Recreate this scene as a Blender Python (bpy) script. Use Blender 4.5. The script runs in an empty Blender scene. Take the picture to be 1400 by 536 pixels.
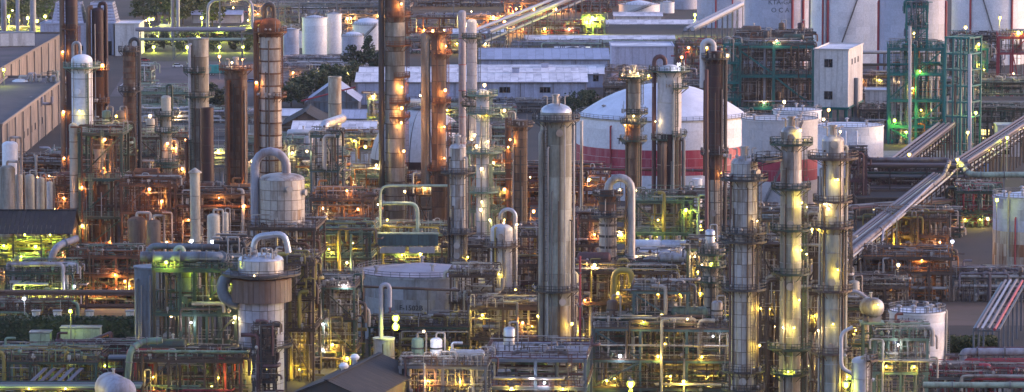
import bpy, math, random
from mathutils import Vector, Matrix
rnd = random.Random(11)
rad, sin, cos, tan, pi = math.radians, math.sin, math.cos, math.tan, math.pi
S = bpy.context.scene
COL = S.collection

# ---------------------------------------------------------------- camera
EYE, PITCH, FPX = 115.0, rad(5.75), 5541.0        # a hill 115 m above the plant, long lens
cam_d = bpy.data.cameras.new('camera')
cam = bpy.data.objects.new('camera', cam_d)
COL.objects.link(cam)
cam.location = (0, 0, EYE)
cam.rotation_euler = (pi / 2 - PITCH, 0, 0)
cam_d.sensor_width = 36.0
cam_d.lens = 36.0 * FPX / 1400.0
cam_d.clip_start, cam_d.clip_end = 5.0, 20000.0
S.camera = cam

# ---------------------------------------------------------------- dusk sky, low sun, exposure
SUN_EL, SUN_AZ = 7.0, 82.0
world = bpy.data.worlds.new('World')
S.world = world
world.use_nodes = True
wt = world.node_tree
sky = wt.nodes.new('ShaderNodeTexSky')
sky.sky_type = 'NISHITA'
sky.sun_disc = False
sky.sun_elevation = rad(SUN_EL)
sky.sun_rotation = rad(SUN_AZ)
sky.air_density, sky.dust_density, sky.ozone_density = 1.0, 2.0, 1.6
bg = wt.nodes['Background']
bg.inputs['Strength'].default_value = 0.15
dusk = wt.nodes.new('ShaderNodeMix')               # the violet cast of the evening air
dusk.data_type, dusk.blend_type = 'RGBA', 'MULTIPLY'
dusk.inputs['Factor'].default_value = 1.0
dusk.inputs['B'].default_value = (0.95, 0.89, 1.19, 1)
wt.links.new(sky.outputs['Color'], dusk.inputs['A'])
wt.links.new(dusk.outputs['Result'], bg.inputs['Color'])
sun_d = bpy.data.lights.new('sun', 'SUN')
sun_d.energy, sun_d.angle, sun_d.color = 0.34, rad(35), (1.0, 0.74, 0.70)
sun = bpy.data.objects.new('sun', sun_d)
COL.objects.link(sun)
_az = rad(SUN_AZ)
_dir = Vector((sin(_az) * cos(rad(SUN_EL)), cos(_az) * cos(rad(SUN_EL)), sin(rad(SUN_EL))))
sun.rotation_euler = _dir.to_track_quat('Z', 'Y').to_euler()
sun.location = _dir * 300
S.view_settings.view_transform = 'Standard'
S.view_settings.look = 'None'
S.view_settings.exposure = 2.0
S.view_settings.gamma = 1.0
S.cycles.max_bounces = 4
S.cycles.diffuse_bounces = 2
S.cycles.glossy_bounces = 2
S.cycles.transmission_bounces = 2
S.cycles.sample_clamp_indirect = 4.0
S.cycles.caustics_reflective = S.cycles.caustics_refractive = False

# ---------------------------------------------------------------- from the lens to metres
CP, SP = cos(PITCH), sin(PITCH)
def ground_dist(py, z=0.0):
    t = (268 - py) / FPX
    return (EYE - z) * (CP + t * SP) / (SP - t * CP)
def fdep(D, z=0.0):
    return D * CP + (EYE - z) * SP
def xof(px, D, z=0.0):
    return (px - 700) / FPX * fdep(D, z)
def zof(py, D):
    t = (268 - py) / FPX
    return EYE - D * (SP - t * CP) / (CP + t * SP)
def at(px, py, z=0.0):
    D = ground_dist(py, z)
    return Vector((xof(px, D, z), D, z))
def mpp(D):
    return fdep(D, 20) / FPX

# ---------------------------------------------------------------- materials
MATS = {}
def paint(name, col, rough=0.55, metal=0.0, stain=None, amt=0.35, sc=0.35, streak=0.15, var=0.08, grit=0.11):
    m = bpy.data.materials.new(name)
    m.use_nodes = True
    nt = m.node_tree
    N, L = nt.nodes, nt.links
    b = N['Principled BSDF']
    b.inputs['Roughness'].default_value = rough
    b.inputs['Metallic'].default_value = metal
    tc = N.new('ShaderNodeTexCoord')
    oi = N.new('ShaderNodeObjectInfo')
    off = N.new('ShaderNodeVectorMath'); off.operation = 'MULTIPLY_ADD'
    L.new(oi.outputs['Random'], off.inputs[0])
    off.inputs[1].default_value = (37, 53, 91)
    L.new(tc.outputs['Object'], off.inputs[2])
    mp = N.new('ShaderNodeMapping')
    mp.inputs['Scale'].default_value = (1, 1, streak)
    L.new(off.outputs[0], mp.inputs['Vector'])
    n1 = N.new('ShaderNodeTexNoise')
    n1.inputs['Scale'].default_value = sc
    n1.inputs['Detail'].default_value = 7
    n1.inputs['Roughness'].default_value = 0.68
    L.new(mp.outputs[0], n1.inputs['Vector'])
    n2 = N.new('ShaderNodeTexNoise')
    n2.inputs['Scale'].default_value = sc * 4
    n2.inputs['Detail'].default_value = 4
    L.new(off.outputs[0], n2.inputs['Vector'])
    mr = N.new('ShaderNodeMapRange')
    mr.inputs['From Min'].default_value = 0.64 - amt * 0.45
    mr.inputs['From Max'].default_value = 0.80 - amt * 0.35
    L.new(n1.outputs['Fac'], mr.inputs['Value'])
    mix = N.new('ShaderNodeMix'); mix.data_type = 'RGBA'
    mix.inputs['A'].default_value = (*col, 1)
    st = stain or tuple(c * 0.5 for c in col)
    mix.inputs['B'].default_value = (*st, 1)
    L.new(mr.outputs[0], mix.inputs['Factor'])
    v1 = N.new('ShaderNodeMapRange')
    v1.inputs['To Min'].default_value = 1 - grit; v1.inputs['To Max'].default_value = 1 + grit
    v1.inputs['From Min'].default_value = 0.3; v1.inputs['From Max'].default_value = 0.7
    L.new(n2.outputs['Fac'], v1.inputs['Value'])
    v2 = N.new('ShaderNodeMapRange')
    v2.inputs['To Min'].default_value = 1 - var; v2.inputs['To Max'].default_value = 1 + var
    L.new(oi.outputs['Random'], v2.inputs['Value'])
    mu = N.new('ShaderNodeMath'); mu.operation = 'MULTIPLY'
    L.new(v1.outputs[0], mu.inputs[0]); L.new(v2.outputs[0], mu.inputs[1])
    hs = N.new('ShaderNodeHueSaturation')
    L.new(mu.outputs[0], hs.inputs['Value'])
    L.new(mix.outputs['Result'], hs.inputs['Color'])
    L.new(hs.outputs['Color'], b.inputs['Base Color'])
    rr = N.new('ShaderNodeMapRange')
    rr.inputs['To Min'].default_value = max(0.05, rough - 0.12); rr.inputs['To Max'].default_value = min(1, rough + 0.2)
    L.new(n2.outputs['Fac'], rr.inputs['Value'])
    L.new(rr.outputs[0], b.inputs['Roughness'])
    bp = N.new('ShaderNodeBump')
    bp.inputs['Strength'].default_value = 0.12; bp.inputs['Distance'].default_value = 0.05
    L.new(n2.outputs['Fac'], bp.inputs['Height'])
    L.new(bp.outputs[0], b.inputs['Normal'])
    MATS[name] = m
    return m
RUST = (0.14, 0.055, 0.022)
paint('white_steel', (0.47, 0.45, 0.46), 0.5, stain=(0.25, 0.20, 0.17), amt=0.20)
paint('clean_white', (0.68, 0.68, 0.71), 0.45, stain=(0.55, 0.53, 0.53), amt=0.10)
paint('cream_steel', (0.42, 0.38, 0.31), 0.5, stain=(0.20, 0.13, 0.08), amt=0.38)
paint('weathered_silver', (0.42, 0.41, 0.42), 0.42, 0.25, stain=(0.17, 0.13, 0.10), amt=0.45)
paint('bright_silver', (0.50, 0.50, 0.53), 0.32, 0.6, stain=(0.25, 0.22, 0.2), amt=0.25)
paint('grey_tan', (0.33, 0.305, 0.26), 0.55, stain=(0.13, 0.105, 0.075), amt=0.55)
paint('lilac_grey', (0.33, 0.32, 0.37), 0.5, stain=(0.18, 0.13, 0.12), amt=0.4)
paint('rusty_silver', (0.40, 0.36, 0.33), 0.45, 0.15, stain=(0.17, 0.10, 0.06), amt=0.34)
paint('rust_streaked', (0.52, 0.44, 0.36), 0.6, stain=(0.22, 0.09, 0.04), amt=0.55, streak=0.06, sc=0.6)
paint('brown_column', (0.19, 0.125, 0.085), 0.6, stain=(0.075, 0.035, 0.02), amt=0.55)
paint('dark_maroon', (0.055, 0.022, 0.022), 0.55, stain=(0.025, 0.012, 0.012), amt=0.45)
paint('rust', (0.20, 0.075, 0.03), 0.75, stain=(0.07, 0.03, 0.016), amt=0.55)
paint('dark_rust', (0.10, 0.05, 0.032), 0.7, stain=(0.18, 0.07, 0.03), amt=0.4)
paint('red_band', (0.36, 0.035, 0.062), 0.5, stain=(0.45, 0.16, 0.18), amt=0.3)
paint('red_pipe', (0.33, 0.04, 0.05), 0.5, amt=0.3)
paint('teal', (0.008, 0.15, 0.135), 0.5, stain=(0.02, 0.07, 0.06), amt=0.35)
paint('blue_green', (0.07, 0.125, 0.135), 0.5, stain=(0.05, 0.05, 0.045), amt=0.4)
paint('dark_green', (0.035, 0.075, 0.055), 0.55, stain=(0.05, 0.035, 0.02), amt=0.45)
paint('sage', (0.17, 0.25, 0.18), 0.55, stain=(0.08, 0.08, 0.05), amt=0.4)
paint('pale_green', (0.30, 0.36, 0.28), 0.55, stain=(0.14, 0.14, 0.1), amt=0.35)
paint('steel_grey', (0.17, 0.175, 0.185), 0.5, 0.1, stain=(0.09, 0.06, 0.045), amt=0.42)
paint('blue_steel', (0.13, 0.16, 0.20), 0.5, stain=(0.07, 0.055, 0.05), amt=0.4)
paint('dark_steel', (0.045, 0.043, 0.043), 0.6, stain=(0.07, 0.04, 0.025), amt=0.42)
paint('brown_steel', (0.115, 0.075, 0.055), 0.6, stain=(0.05, 0.03, 0.02), amt=0.45)
paint('maroon_steel', (0.13, 0.055, 0.055), 0.6, stain=(0.055, 0.03, 0.025), amt=0.45)
paint('concrete', (0.30, 0.28, 0.265), 0.85, stain=(0.15, 0.14, 0.13), amt=0.45, streak=1)
paint('beige_wall', (0.36, 0.29, 0.24), 0.8, stain=(0.24, 0.18, 0.13), amt=0.4)
paint('lilac_wall', (0.42, 0.42, 0.53), 0.7, stain=(0.28, 0.27, 0.33), amt=0.35)
paint('pale_wall', (0.60, 0.56, 0.54), 0.7, stain=(0.38, 0.33, 0.30), amt=0.35)
paint('pale_roof', (0.78, 0.72, 0.73), 0.5, stain=(0.38, 0.34, 0.36), amt=0.4, streak=1, sc=0.15)
paint('blue_roof', (0.36, 0.37, 0.47), 0.5, stain=(0.24, 0.24, 0.3), amt=0.35, streak=1, sc=0.12)
paint('tank_roof', (0.62, 0.62, 0.68), 0.45, stain=(0.45, 0.43, 0.46), amt=0.3, streak=1, sc=0.12)
paint('dull_roof', (0.36, 0.32, 0.35), 0.6, stain=(0.24, 0.2, 0.21), amt=0.4, streak=1, sc=0.2)
paint('rust_panel', (0.15, 0.105, 0.09), 0.6, stain=(0.10, 0.05, 0.03), amt=0.45)
paint('dull_shell', (0.31, 0.32, 0.34), 0.55, stain=(0.14, 0.13, 0.12), amt=0.35)
paint('hall_wall', (0.29, 0.225, 0.18), 0.85, stain=(0.13, 0.10, 0.085), amt=0.5, streak=0.2)
paint('lichen_grey', (0.36, 0.36, 0.31), 0.8, stain=(0.19, 0.175, 0.135), amt=0.5)
paint('rack_pipe', (0.19, 0.165, 0.18), 0.6, 0.1, stain=(0.12, 0.07, 0.06), amt=0.45)
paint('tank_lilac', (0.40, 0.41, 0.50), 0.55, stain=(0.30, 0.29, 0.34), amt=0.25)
paint('dark_roof', (0.022, 0.021, 0.024), 0.9, stain=(0.04, 0.035, 0.033), amt=0.35, streak=1)
paint('dark_glass', (0.012, 0.014, 0.018), 0.12, amt=0.1)
paint('yellow_paint', (0.30, 0.23, 0.06), 0.5, amt=0.35)
paint('orange_paint', (0.42, 0.16, 0.04), 0.55, stain=RUST, amt=0.4)
paint('blue_paint', (0.03, 0.13, 0.33), 0.5, amt=0.3)
paint('turquoise', (0.03, 0.30, 0.27), 0.45, stain=(0.02, 0.15, 0.14), amt=0.3)
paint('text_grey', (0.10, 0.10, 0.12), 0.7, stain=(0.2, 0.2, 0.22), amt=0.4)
paint('text_black', (0.03, 0.03, 0.035), 0.6, amt=0.2)
paint('tyre', (0.02, 0.02, 0.02), 0.8, amt=0.2)
paint('bark', (0.06, 0.045, 0.03), 0.9, amt=0.4)
paint('leaf_dark', (0.055, 0.08, 0.034), 0.7, stain=(0.018, 0.03, 0.014), amt=0.5, sc=0.9, streak=1, var=0.25)
paint('leaf_mid', (0.080, 0.10, 0.03), 0.7, stain=(0.03, 0.045, 0.015), amt=0.5, sc=0.9, streak=1, var=0.25)
paint('lamp_metal', (0.25, 0.25, 0.25), 0.5, 0.3, amt=0.3)
paint('asphalt', (0.085, 0.07, 0.076), 0.85, stain=(0.045, 0.04, 0.045), amt=0.5, sc=0.05, streak=1, var=0)
paint('dry_ground', (0.12, 0.08, 0.062), 0.9, stain=(0.07, 0.055, 0.035), amt=0.5, sc=0.06, streak=1, var=0)
paint('plant_ground', (0.042, 0.030, 0.025), 0.9, stain=(0.022, 0.017, 0.014), amt=0.55, sc=0.04, streak=1, var=0, grit=0.4)
paint('line_white', (0.6, 0.6, 0.6), 0.7, amt=0.5, sc=0.6, streak=1)
GLOW = {}
def glow(name, col, s):
    m = bpy.data.materials.new(name); m.use_nodes = True
    b = m.node_tree.nodes['Principled BSDF']
    b.inputs['Base Color'].default_value = (*[min(1, c) for c in col], 1)
    b.inputs['Emission Color'].default_value = (*col, 1)
    b.inputs['Emission Strength'].default_value = s
    GLOW[name] = m
LAMP_COL = {'y': (1.0, 0.76, 0.10), 'w': (1.0, 0.72, 0.32), 'o': (1.0, 0.42, 0.10), 'c': (0.86, 0.88, 1.0), 'g': (0.80, 0.95, 0.08)}
for _k, _c in LAMP_COL.items():
    glow('bulb_' + _k, _c, 0.5)
    glow('glare_core_' + _k, tuple(0.3 + 0.7 * c for c in _c), 2.2)
glow('lit_window', (1.0, 0.72, 0.25), 1.0)

# ---------------------------------------------------------------- mesh building
def _frame(d):
    d = d.normalized()
    a = Vector((0, 0, 1)) if abs(d.z) < 0.9 else Vector((1, 0, 0))
    u = a.cross(d).normalized()
    return u, d.cross(u)
class Mesh:
    def __init__(s): s.v, s.f = [], []
    def box(s, c, d, rz=0.0):
        cx, cy, cz = c; a, b, h = d[0] / 2, d[1] / 2, d[2] / 2
        k = len(s.v); cr, sr = cos(rz), sin(rz)
        for z in (-h, h):
            for x, y in ((-a, -b), (a, -b), (a, b), (-a, b)):
                s.v.append((cx + x * cr - y * sr, cy + x * sr + y * cr, cz + z))
        s.f += [(k+3, k+2, k+1, k), (k+4, k+5, k+6, k+7)] + [(k+i, k+(i+1) % 4, k+4+(i+1) % 4, k+4+i) for i in range(4)]
        return s
    def bar(s, p, q, w, h=None):
        p, q = Vector(p), Vector(q); h = h or w
        u, v = _frame(q - p); k = len(s.v)
        for e in (p, q):
            for a, b in ((-1, -1), (1, -1), (1, 1), (-1, 1)):
                s.v.append(tuple(e + u * (a * w / 2) + v * (b * h / 2)))
        s.f += [(k+3, k+2, k+1, k), (k+4, k+5, k+6, k+7)] + [(k+i, k+(i+1) % 4, k+4+(i+1) % 4, k+4+i) for i in range(4)]
        return s
    def tube(s, pts, r, n=8):
        pts = [Vector(p) for p in pts]
        k0 = len(s.v); m = len(pts)
        d0 = (pts[1] - pts[0]).normalized()
        u, v = _frame(d0)
        for i, p in enumerate(pts):
            if 0 < i < m - 1:
                t = ((pts[i] - pts[i-1]).normalized() + (pts[i+1] - pts[i]).normalized())
            elif i == 0: t = pts[1] - pts[0]
            else: t = pts[i] - pts[i-1]
            t = t.normalized() if t.length > 1e-6 else d0
            u = (u - t * u.dot(t)); u = u.normalized() if u.length > 1e-6 else _frame(t)[0]
            v = t.cross(u)
            for j in range(n):
                a = 2 * pi * j / n
                s.v.append(tuple(p + (u * cos(a) + v * sin(a)) * r))
        for i in range(m - 1):
            for j in range(n):
                a = k0 + i * n + j; b = k0 + i * n + (j + 1) % n
                s.f.append((a, b, b + n, a + n))
        s.f.append(tuple(k0 + j for j in reversed(range(n))))
        s.f.append(tuple(k0 + (m - 1) * n + j for j in range(n)))
        return s
    def lathe(s, prof, n=24, c=(0, 0, 0), a0=0.0, a1=2 * pi):
        full = abs(a1 - a0 - 2 * pi) < 1e-6
        m = n if full else n + 1
        k0 = len(s.v)
        for r, z in prof:
            for j in range(m):
                a = a0 + (a1 - a0) * j / n
                s.v.append((c[0] + r * cos(a), c[1] + r * sin(a), c[2] + z))
        for i in range(len(prof) - 1):
            for j in range(n):
                a = k0 + i * m + j; b = k0 + i * m + (j + 1) % m
                s.f.append((a, b, b + m, a + m))
        if full:
            if prof[0][0] > 1e-3 and prof[0] != prof[-1]: s.f.append(tuple(k0 + j for j in reversed(range(n))))
            if prof[-1][0] > 1e-3 and prof[0] != prof[-1]: s.f.append(tuple(k0 + (len(prof) - 1) * m + j for j in range(n)))
        elif prof[0] == prof[-1]:
            q = len(prof) - 1
            s.f.append(tuple(k0 + i * m for i in range(q)))
            s.f.append(tuple(k0 + i * m + n for i in reversed(range(q))))
        return s
    def ball(s, c, r, n=10, sq=1.0):
        prof = [(max(1e-4, r * sin(pi * i / 6)), -r * sq * cos(pi * i / 6)) for i in range(7)]
        return s.lathe(prof, n, c)
    def poly(s, pts):
        k = len(s.v); s.v += [tuple(p) for p in pts]; s.f.append(tuple(range(k, k + len(pts)))); return s
    def prism(s, pts, ext):
        """closed polygon pushed along ext"""
        n = len(pts); k = len(s.v); e = Vector(ext)
        s.v += [tuple(p) for p in pts] + [tuple(Vector(p) + e) for p in pts]
        s.f.append(tuple(k + i for i in reversed(range(n)))); s.f.append(tuple(k + n + i for i in range(n)))
        s.f += [(k + i, k + (i + 1) % n, k + n + (i + 1) % n, k + n + i) for i in range(n)]
        return s
def mesh_data(name, m, mat, smooth=True):
    d = bpy.data.meshes.new(name)
    d.from_pydata(m.v, [], m.f)
    d.materials.append(MATS.get(mat) or GLOW.get(mat))
    if smooth:
        d.polygons.foreach_set('use_smooth', [True] * len(d.polygons))
        d.set_sharp_from_angle(angle=rad(38))
    d.update()
    return d
def link(name, data, parent=None, loc=None, rz=None):
    o = bpy.data.objects.new(name, data)
    COL.objects.link(o)
    if parent is not None: o.parent = parent
    if loc is not None: o.location = loc
    if rz: o.rotation_euler = (0, 0, rz)
    return o
def part(name, m, mat, parent=None, loc=None, rz=None, smooth=True):
    return link(name, mesh_data(name, m, mat, smooth), parent, loc, rz)
def tag(o, label, cat, group=None, kind=None):
    if label: o['label'] = label
    if cat: o['category'] = cat
    if group: o['group'] = group
    if kind: o['kind'] = kind
    return o
def thing(name, label, cat, loc, rz=0.0, group=None):
    return tag(link(name, None, None, loc, rz), label, cat, group)
def structure(name, m, mat, smooth=False):
    o = part(name, m, mat, smooth=smooth); o['kind'] = 'structure'; return o
UNIT = {}
def _unit(shape, mat):
    k = (shape, mat)
    if k not in UNIT:
        if shape == 'bar': m = Mesh().box((0, 0, 0), (1, 1, 1))
        else: m = Mesh().tube([(0, 0, -0.5), (0, 0, 0.5)], 1.0, 10)
        UNIT[k] = mesh_data(shape, m, mat, shape != 'bar')
    return UNIT[k]
def strut(parent, name, p, q, w, mat, h=None, round_=False):
    p, q = Vector(p), Vector(q)
    d = q - p
    u, v = _frame(d)
    L = d.length; d = d / L; h = h or w
    c = (p + q) / 2
    o = link(name, _unit('rod' if round_ else 'bar', mat), parent)
    o.matrix_basis = Matrix(((u.x * w, v.x * h, d.x * L, c.x), (u.y * w, v.y * h, d.y * L, c.y), (u.z * w, v.z * h, d.z * L, c.z), (0, 0, 0, 1)))
    return o
def rod(parent, name, p, q, r, mat):
    return strut(parent, name, p, q, r, mat, r, True)
def bend(pts, r, n=4):
    """round the corners of a path with arcs of about radius r"""
    pts = [Vector(p) for p in pts]; out = [pts[0]]
    for i in range(1, len(pts) - 1):
        a, b, c = pts[i-1], pts[i], pts[i+1]
        k = min(r, (a - b).length * 0.49, (c - b).length * 0.49)
        p, q = b + (a - b).normalized() * k, b + (c - b).normalized() * k
        for j in range(n + 1):
            t = j / n
            out.append(p * (1 - t) ** 2 + b * 2 * t * (1 - t) + q * t * t)
    out.append(pts[-1])
    return out
def goose(x0, x1, y, zt, z0, z1, n=8):
    """an upside-down U from (x0, z0) over a half circle whose crown is zt to (x1, z1)"""
    r = (x1 - x0) / 2; c = (x0 + x1) / 2; zc = zt - abs(r)
    return [(x0, y, z0)] + [(c - r * cos(pi * i / n), y, zc + abs(r) * sin(pi * i / n)) for i in range(n + 1)] + [(x1, y, z1)]
def railing(path, h=1.15, step=1.6, w=0.10, closed=False):
    """posts, two rails and a toe board along a path of deck points"""
    m = Mesh(); P = [Vector(p) for p in path]
    if closed: P.append(P[0])
    for a, b in zip(P, P[1:]):
        L = (b - a).length
        if L < 0.05: continue
        for z in (h, h * 0.55): m.bar(a + Vector((0, 0, z)), b + Vector((0, 0, z)), w)
        m.bar(a + Vector((0, 0, 0.1)), b + Vector((0, 0, 0.1)), 0.03, 0.2)
        k = max(1, int(L / step + 0.5))
        for i in range(k):
            p = a + (b - a) * (i / k); m.bar(p, p + Vector((0, 0, h)), w)
    m.bar(P[-1], P[-1] + Vector((0, 0, h)), w)
    return m
def ladder_mesh(z0, z1, cage=True):
    """in its own frame: stringers at x = +-0.25, cage towards -y"""
    m = Mesh()
    for x in (-0.25, 0.25): m.bar((x, 0, z0), (x, 0, z1), 0.08)
    z = z0 + 0.3
    while z < z1: m.bar((-0.25, 0, z), (0.25, 0, z), 0.05); z += 0.6
    c = Mesh()
    if cage:
        z = z0 + 2.2
        while z < z1:
            arc = [(0.4 * cos(pi + pi * i / 6), 0.4 * sin(pi + pi * i / 6) - 0.25, z) for i in range(7)]
            for a, b in zip(arc, arc[1:]): c.bar(a, b, 0.06)
            z += 1.3
        if z1 - z0 > 3:
            for i in (0, 2, 3, 4, 6): c.bar((0.4 * cos(pi + pi * i / 6), 0.4 * sin(pi + pi * i / 6) - 0.25, z0 + 2.2), (0.4 * cos(pi + pi * i / 6), 0.4 * sin(pi + pi * i / 6) - 0.25, z1), 0.05)
    return m, c
def polar(r, deg, z=0.0):
    return Vector((r * cos(rad(deg)), r * sin(rad(deg)), z))

# ---------------------------------------------------------------- lamps
LIGHTS = {}
LAMP_GAIN = 0.70
def light_data(kind, w):
    k = (kind, round(w))
    if k not in LIGHTS:
        d = bpy.data.lights.new('lamp_light', 'POINT')
        d.energy, d.color, d.shadow_soft_size = w * LAMP_GAIN, LAMP_COL[kind], 0.2
        LIGHTS[k] = d
    return LIGHTS[k]
LAMP_MESH = {}
def lamp(parent, loc, kind='y', w=300, size=None, name='lamp', D=None):
    """a fixture: hood and bracket, its glowing globe, and the light just under the globe"""
    D = D or (parent.location.y if parent else 900)
    size = size or 0.5 * (D / 850) ** 0.8 * rnd.choice((0.3, 0.38, 0.46, 0.58, 0.8))
    w = w * (1 + max(0, D - 1350) / 120)
    if 'body' not in LAMP_MESH:
        b = Mesh().lathe([(0.15, 1.2), (0.5, 1.05), (0.72, 0.75), (0.6, 0.7)], 10).bar((0, 0, 1.1), (0, 0.0, 1.7), 0.16).bar((0, 0, 1.7), (0, 1.3, 1.7), 0.16)
        LAMP_MESH['body'] = mesh_data('lamp', b, 'lamp_metal')
        for k in LAMP_COL:
            d = LAMP_MESH[k] = mesh_data('bulb', Mesh().ball((0, 0, 0), 1.0, 12), 'bulb_' + k)
            d.materials.append(GLOW['glare_core_' + k])           # glare core put in as whiter, brighter faces on the globe's front
            for f in d.polygons:
                if f.normal.y < -0.88: f.material_index = 1
    o = link(name, LAMP_MESH['body'], parent, loc)
    o.scale = (size, size, size)
    link('bulb', LAMP_MESH[kind], o)
    l = link('lamp_light', light_data(kind, w), o, (0, -0.95, -0.65))
    return o
# ---------------------------------------------------------------- columns, stacks and vessels
def platform(root, r, z, a0, a1, w=1.5, mat='dark_green', rail=None, r_in=None):
    """a sector of grating round a column, with brackets; its railing is a sub-part"""
    n = max(3, int((a1 - a0) / 15))
    ri = r + 0.03 if r_in is None else r_in
    m = Mesh().lathe([(ri, -0.12), (ri + w, -0.12), (ri + w, 0.10), (ri, 0.10), (ri, -0.12)], n, (0, 0, z), rad(a0), rad(a1))
    for i in range(0, n + 1, 2):
        a = a0 + (a1 - a0) * i / n
        m.bar(polar(ri, a, z - 1.3), polar(ri + w * 0.9, a, z - 0.15), 0.10)
    d = part('platform', m, mat, root)
    pts = [polar(ri + 0.1, a0, z + 0.1)] + [polar(ri + w - 0.05, a0 + (a1 - a0) * i / n, z + 0.1) for i in range(n + 1)] + [polar(ri + 0.1, a1, z + 0.1)]
    if a1 - a0 > 355: pts = pts[1:-1]
    part('railing', railing(pts), rail or mat, d)
    return d
def ladder(root, r, deg, z0, z1, mat='dark_green', cage=True):
    m, c = ladder_mesh(z0, z1, cage)
    p = polar(r + 0.35, deg)
    o = part('ladder', m, mat, root, (p.x, p.y, 0), rad(deg + 90))
    if c.v: part('cage', c, mat, o)
    return o
CLAD = {}
def cladding(root, r, z0, z1, n, mat, skip=None):
    """separate curved sheets round one course of a column"""
    h = z1 - z0; key = (round(r, 2), round(h, 2), n, mat)
    if key not in CLAD:
        a = pi / n - 0.035 / r
        CLAD[key] = mesh_data('cladding_panel', Mesh().lathe([(r - 0.06, 0.06), (r, 0.05), (r, h - 0.05), (r - 0.06, h - 0.06), (r - 0.06, 0.06)], 3, (0, 0, 0), -a, a), mat)
    for i in range(n):
        link('cladding_panel', CLAD[key], root, (0, 0, z0), 2 * pi * i / n)
HEAD = {
    'dome': lambda r: [(r * cos(pi / 2 * i / 5), r * 0.55 * sin(pi / 2 * i / 5)) for i in range(5)] + [(0.05, r * 0.55)],
    'low': lambda r: [(r * cos(pi / 2 * i / 5), r * 0.28 * sin(pi / 2 * i / 5)) for i in range(5)] + [(0.05, r * 0.28)],
    'flat': lambda r: [(r, 0), (r * 1.06, 0.02), (r * 1.06, 0.35), (r * 0.9, 0.4), (0.05, 0.42)],
    'cone': lambda r: [(r * 1.35, -0.1), (r * 1.35, 0.1), (0.15, r * 0.95), (0.05, r * 0.98)],
    'open': lambda r: [(r, 0), (r * 1.04, 0.05), (r * 1.04, 0.5), (r * 0.88, 0.5), (r * 0.86, -1.5)],
}
def column(name, label, cat, px, D, wpx, top, mat, head='dome', course=22, band='dark_steel', bandh=0.28, clad=0,
           zones=(), plats=(), pmat='dark_green', lad=-62, lamps=(), holes=(), geese=(), risers=(), base=0.0, group=None, taper=None, crown=False, feet=None):
    """px, wpx, top and the other heights are photo rows/columns; D is the distance in metres"""
    z_top = zof(top, D); r = wpx * mpp(D) / 2
    root = thing(name, label, cat, (xof(px, D, z_top * 0.6), D, base), 0, group)
    Z = lambda py: zof(py, D) - base
    H = z_top - base
    hp = HEAD[head](r)
    zc = H - (max(p[1] for p in hp) if head in ('dome', 'low') else 0)
    step = course * mpp(D); n = max(1, round(zc / step)); step = zc / n
    shared = {}
    for i in range(n):
        z0, z1 = i * step, (i + 1) * step
        mm = mat
        for a, b, zm in zones:
            if Z(b) <= (z0 + z1) / 2 <= Z(a): mm = zm
        if z1 < Z(640): mm = mat
        rr = r
        if taper and taper[0](0.5 * (z0 + z1) / H): rr = r * taper[1]
        if clad:
            k = ('core', round(rr, 2))
            if k not in shared: shared[k] = mesh_data('shell_course', Mesh().lathe([(rr - 0.07, 0), (rr - 0.07, step)], 24), 'brown_steel')
            link('shell_course', shared[k], root, (0, 0, z0))
            if z1 > Z(560): cladding(root, rr, z0, z1, clad, mm)
        else:
            k = (mm, round(rr, 2))
            if k not in shared: shared[k] = mesh_data('shell_course', Mesh().lathe([(rr - 0.03, 0), (rr, 0.03), (rr, step - 0.03), (rr - 0.03, step)], 28), mm)
            link('shell_course', shared[k], root, (0, 0, z0))
        if band and i > 0 and not clad:
            k = ('band', round(rr, 2))
            if k not in shared: shared[k] = mesh_data('band', Mesh().lathe([(rr - 0.02, -bandh / 2), (rr + 0.07, -bandh / 2), (rr + 0.07, bandh / 2), (rr - 0.02, bandh / 2)], 24), band)
            link('band', shared[k], root, (0, 0, z0))
    hm = mat
    for a, b, zm in zones:
        if Z(b) <= H <= Z(a) + 1: hm = zm
    part('head', Mesh().lathe(hp, 24, (0, 0, zc)), hm, root)
    if crown:
        m = Mesh().lathe([(0.5, 0), (0.5, 1.6), (0.75, 1.6), (0.75, 1.9), (0.05, 1.95)], 10, (0, 0, H - 0.1))
        for a in (20, 110, 200, 290):
            q = polar(r * 0.6, a, H - 0.3); m.tube(bend([q, q + Vector((0, 0, 1.7)), q + Vector((0, 0, 1.7)) + polar(0.8, a)], 0.4), 0.16, 6)
        part('nozzle', m, 'rusty_silver', root)
    zs = []
    for p in plats:
        py, a0, a1, w = p[0], p[1], p[2], p[3] if len(p) > 3 else 1.5
        z = Z(py); zs.append(z)
        platform(root, r, z, a0, a1, w, pmat)
    zs = sorted(zs)
    lo = max(0.0, Z(600))
    for i, (a, b) in enumerate(zip([lo] + zs, zs)):
        if b - a > 1.5: ladder(root, r + 0.1, lad + (28 if i % 2 else 0), a + 0.1, b + 1.0, pmat)
    for py, deg, kind, w, *sz in lamps:
        lamp(root, polar(r + 1.0, deg, Z(py)), kind, w * .4 if kind != 'o' else w * .9, sz[0] if sz else None)
    for py, deg in holes:
        a = polar(1, deg)
        o = Mesh().tube([a * (r - 0.1) , a * (r + 0.55)], 0.55, 12).tube([a * (r + 0.55), a * (r + 0.75)], 0.72, 12)
        part('manhole', o, 'rusty_silver' if mat != 'clean_white' else mat, root, (0, 0, Z(py)))
    for dx0, dx1, rp, tpy, z0py, z1py, pm in geese:
        k = mpp(D)
        pts = goose(dx0 * k, dx1 * k, 0 if abs(dx1 * k) < r * 0.9 or True else 0, Z(tpy), Z(z0py), Z(z1py))
        if abs(dx1 * k) > r: pts = [Vector((p[0], -0.05, p[2])) for p in pts]
        part('overhead_pipe', Mesh().tube(pts, rp * k / 2, 12), pm, root)
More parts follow.
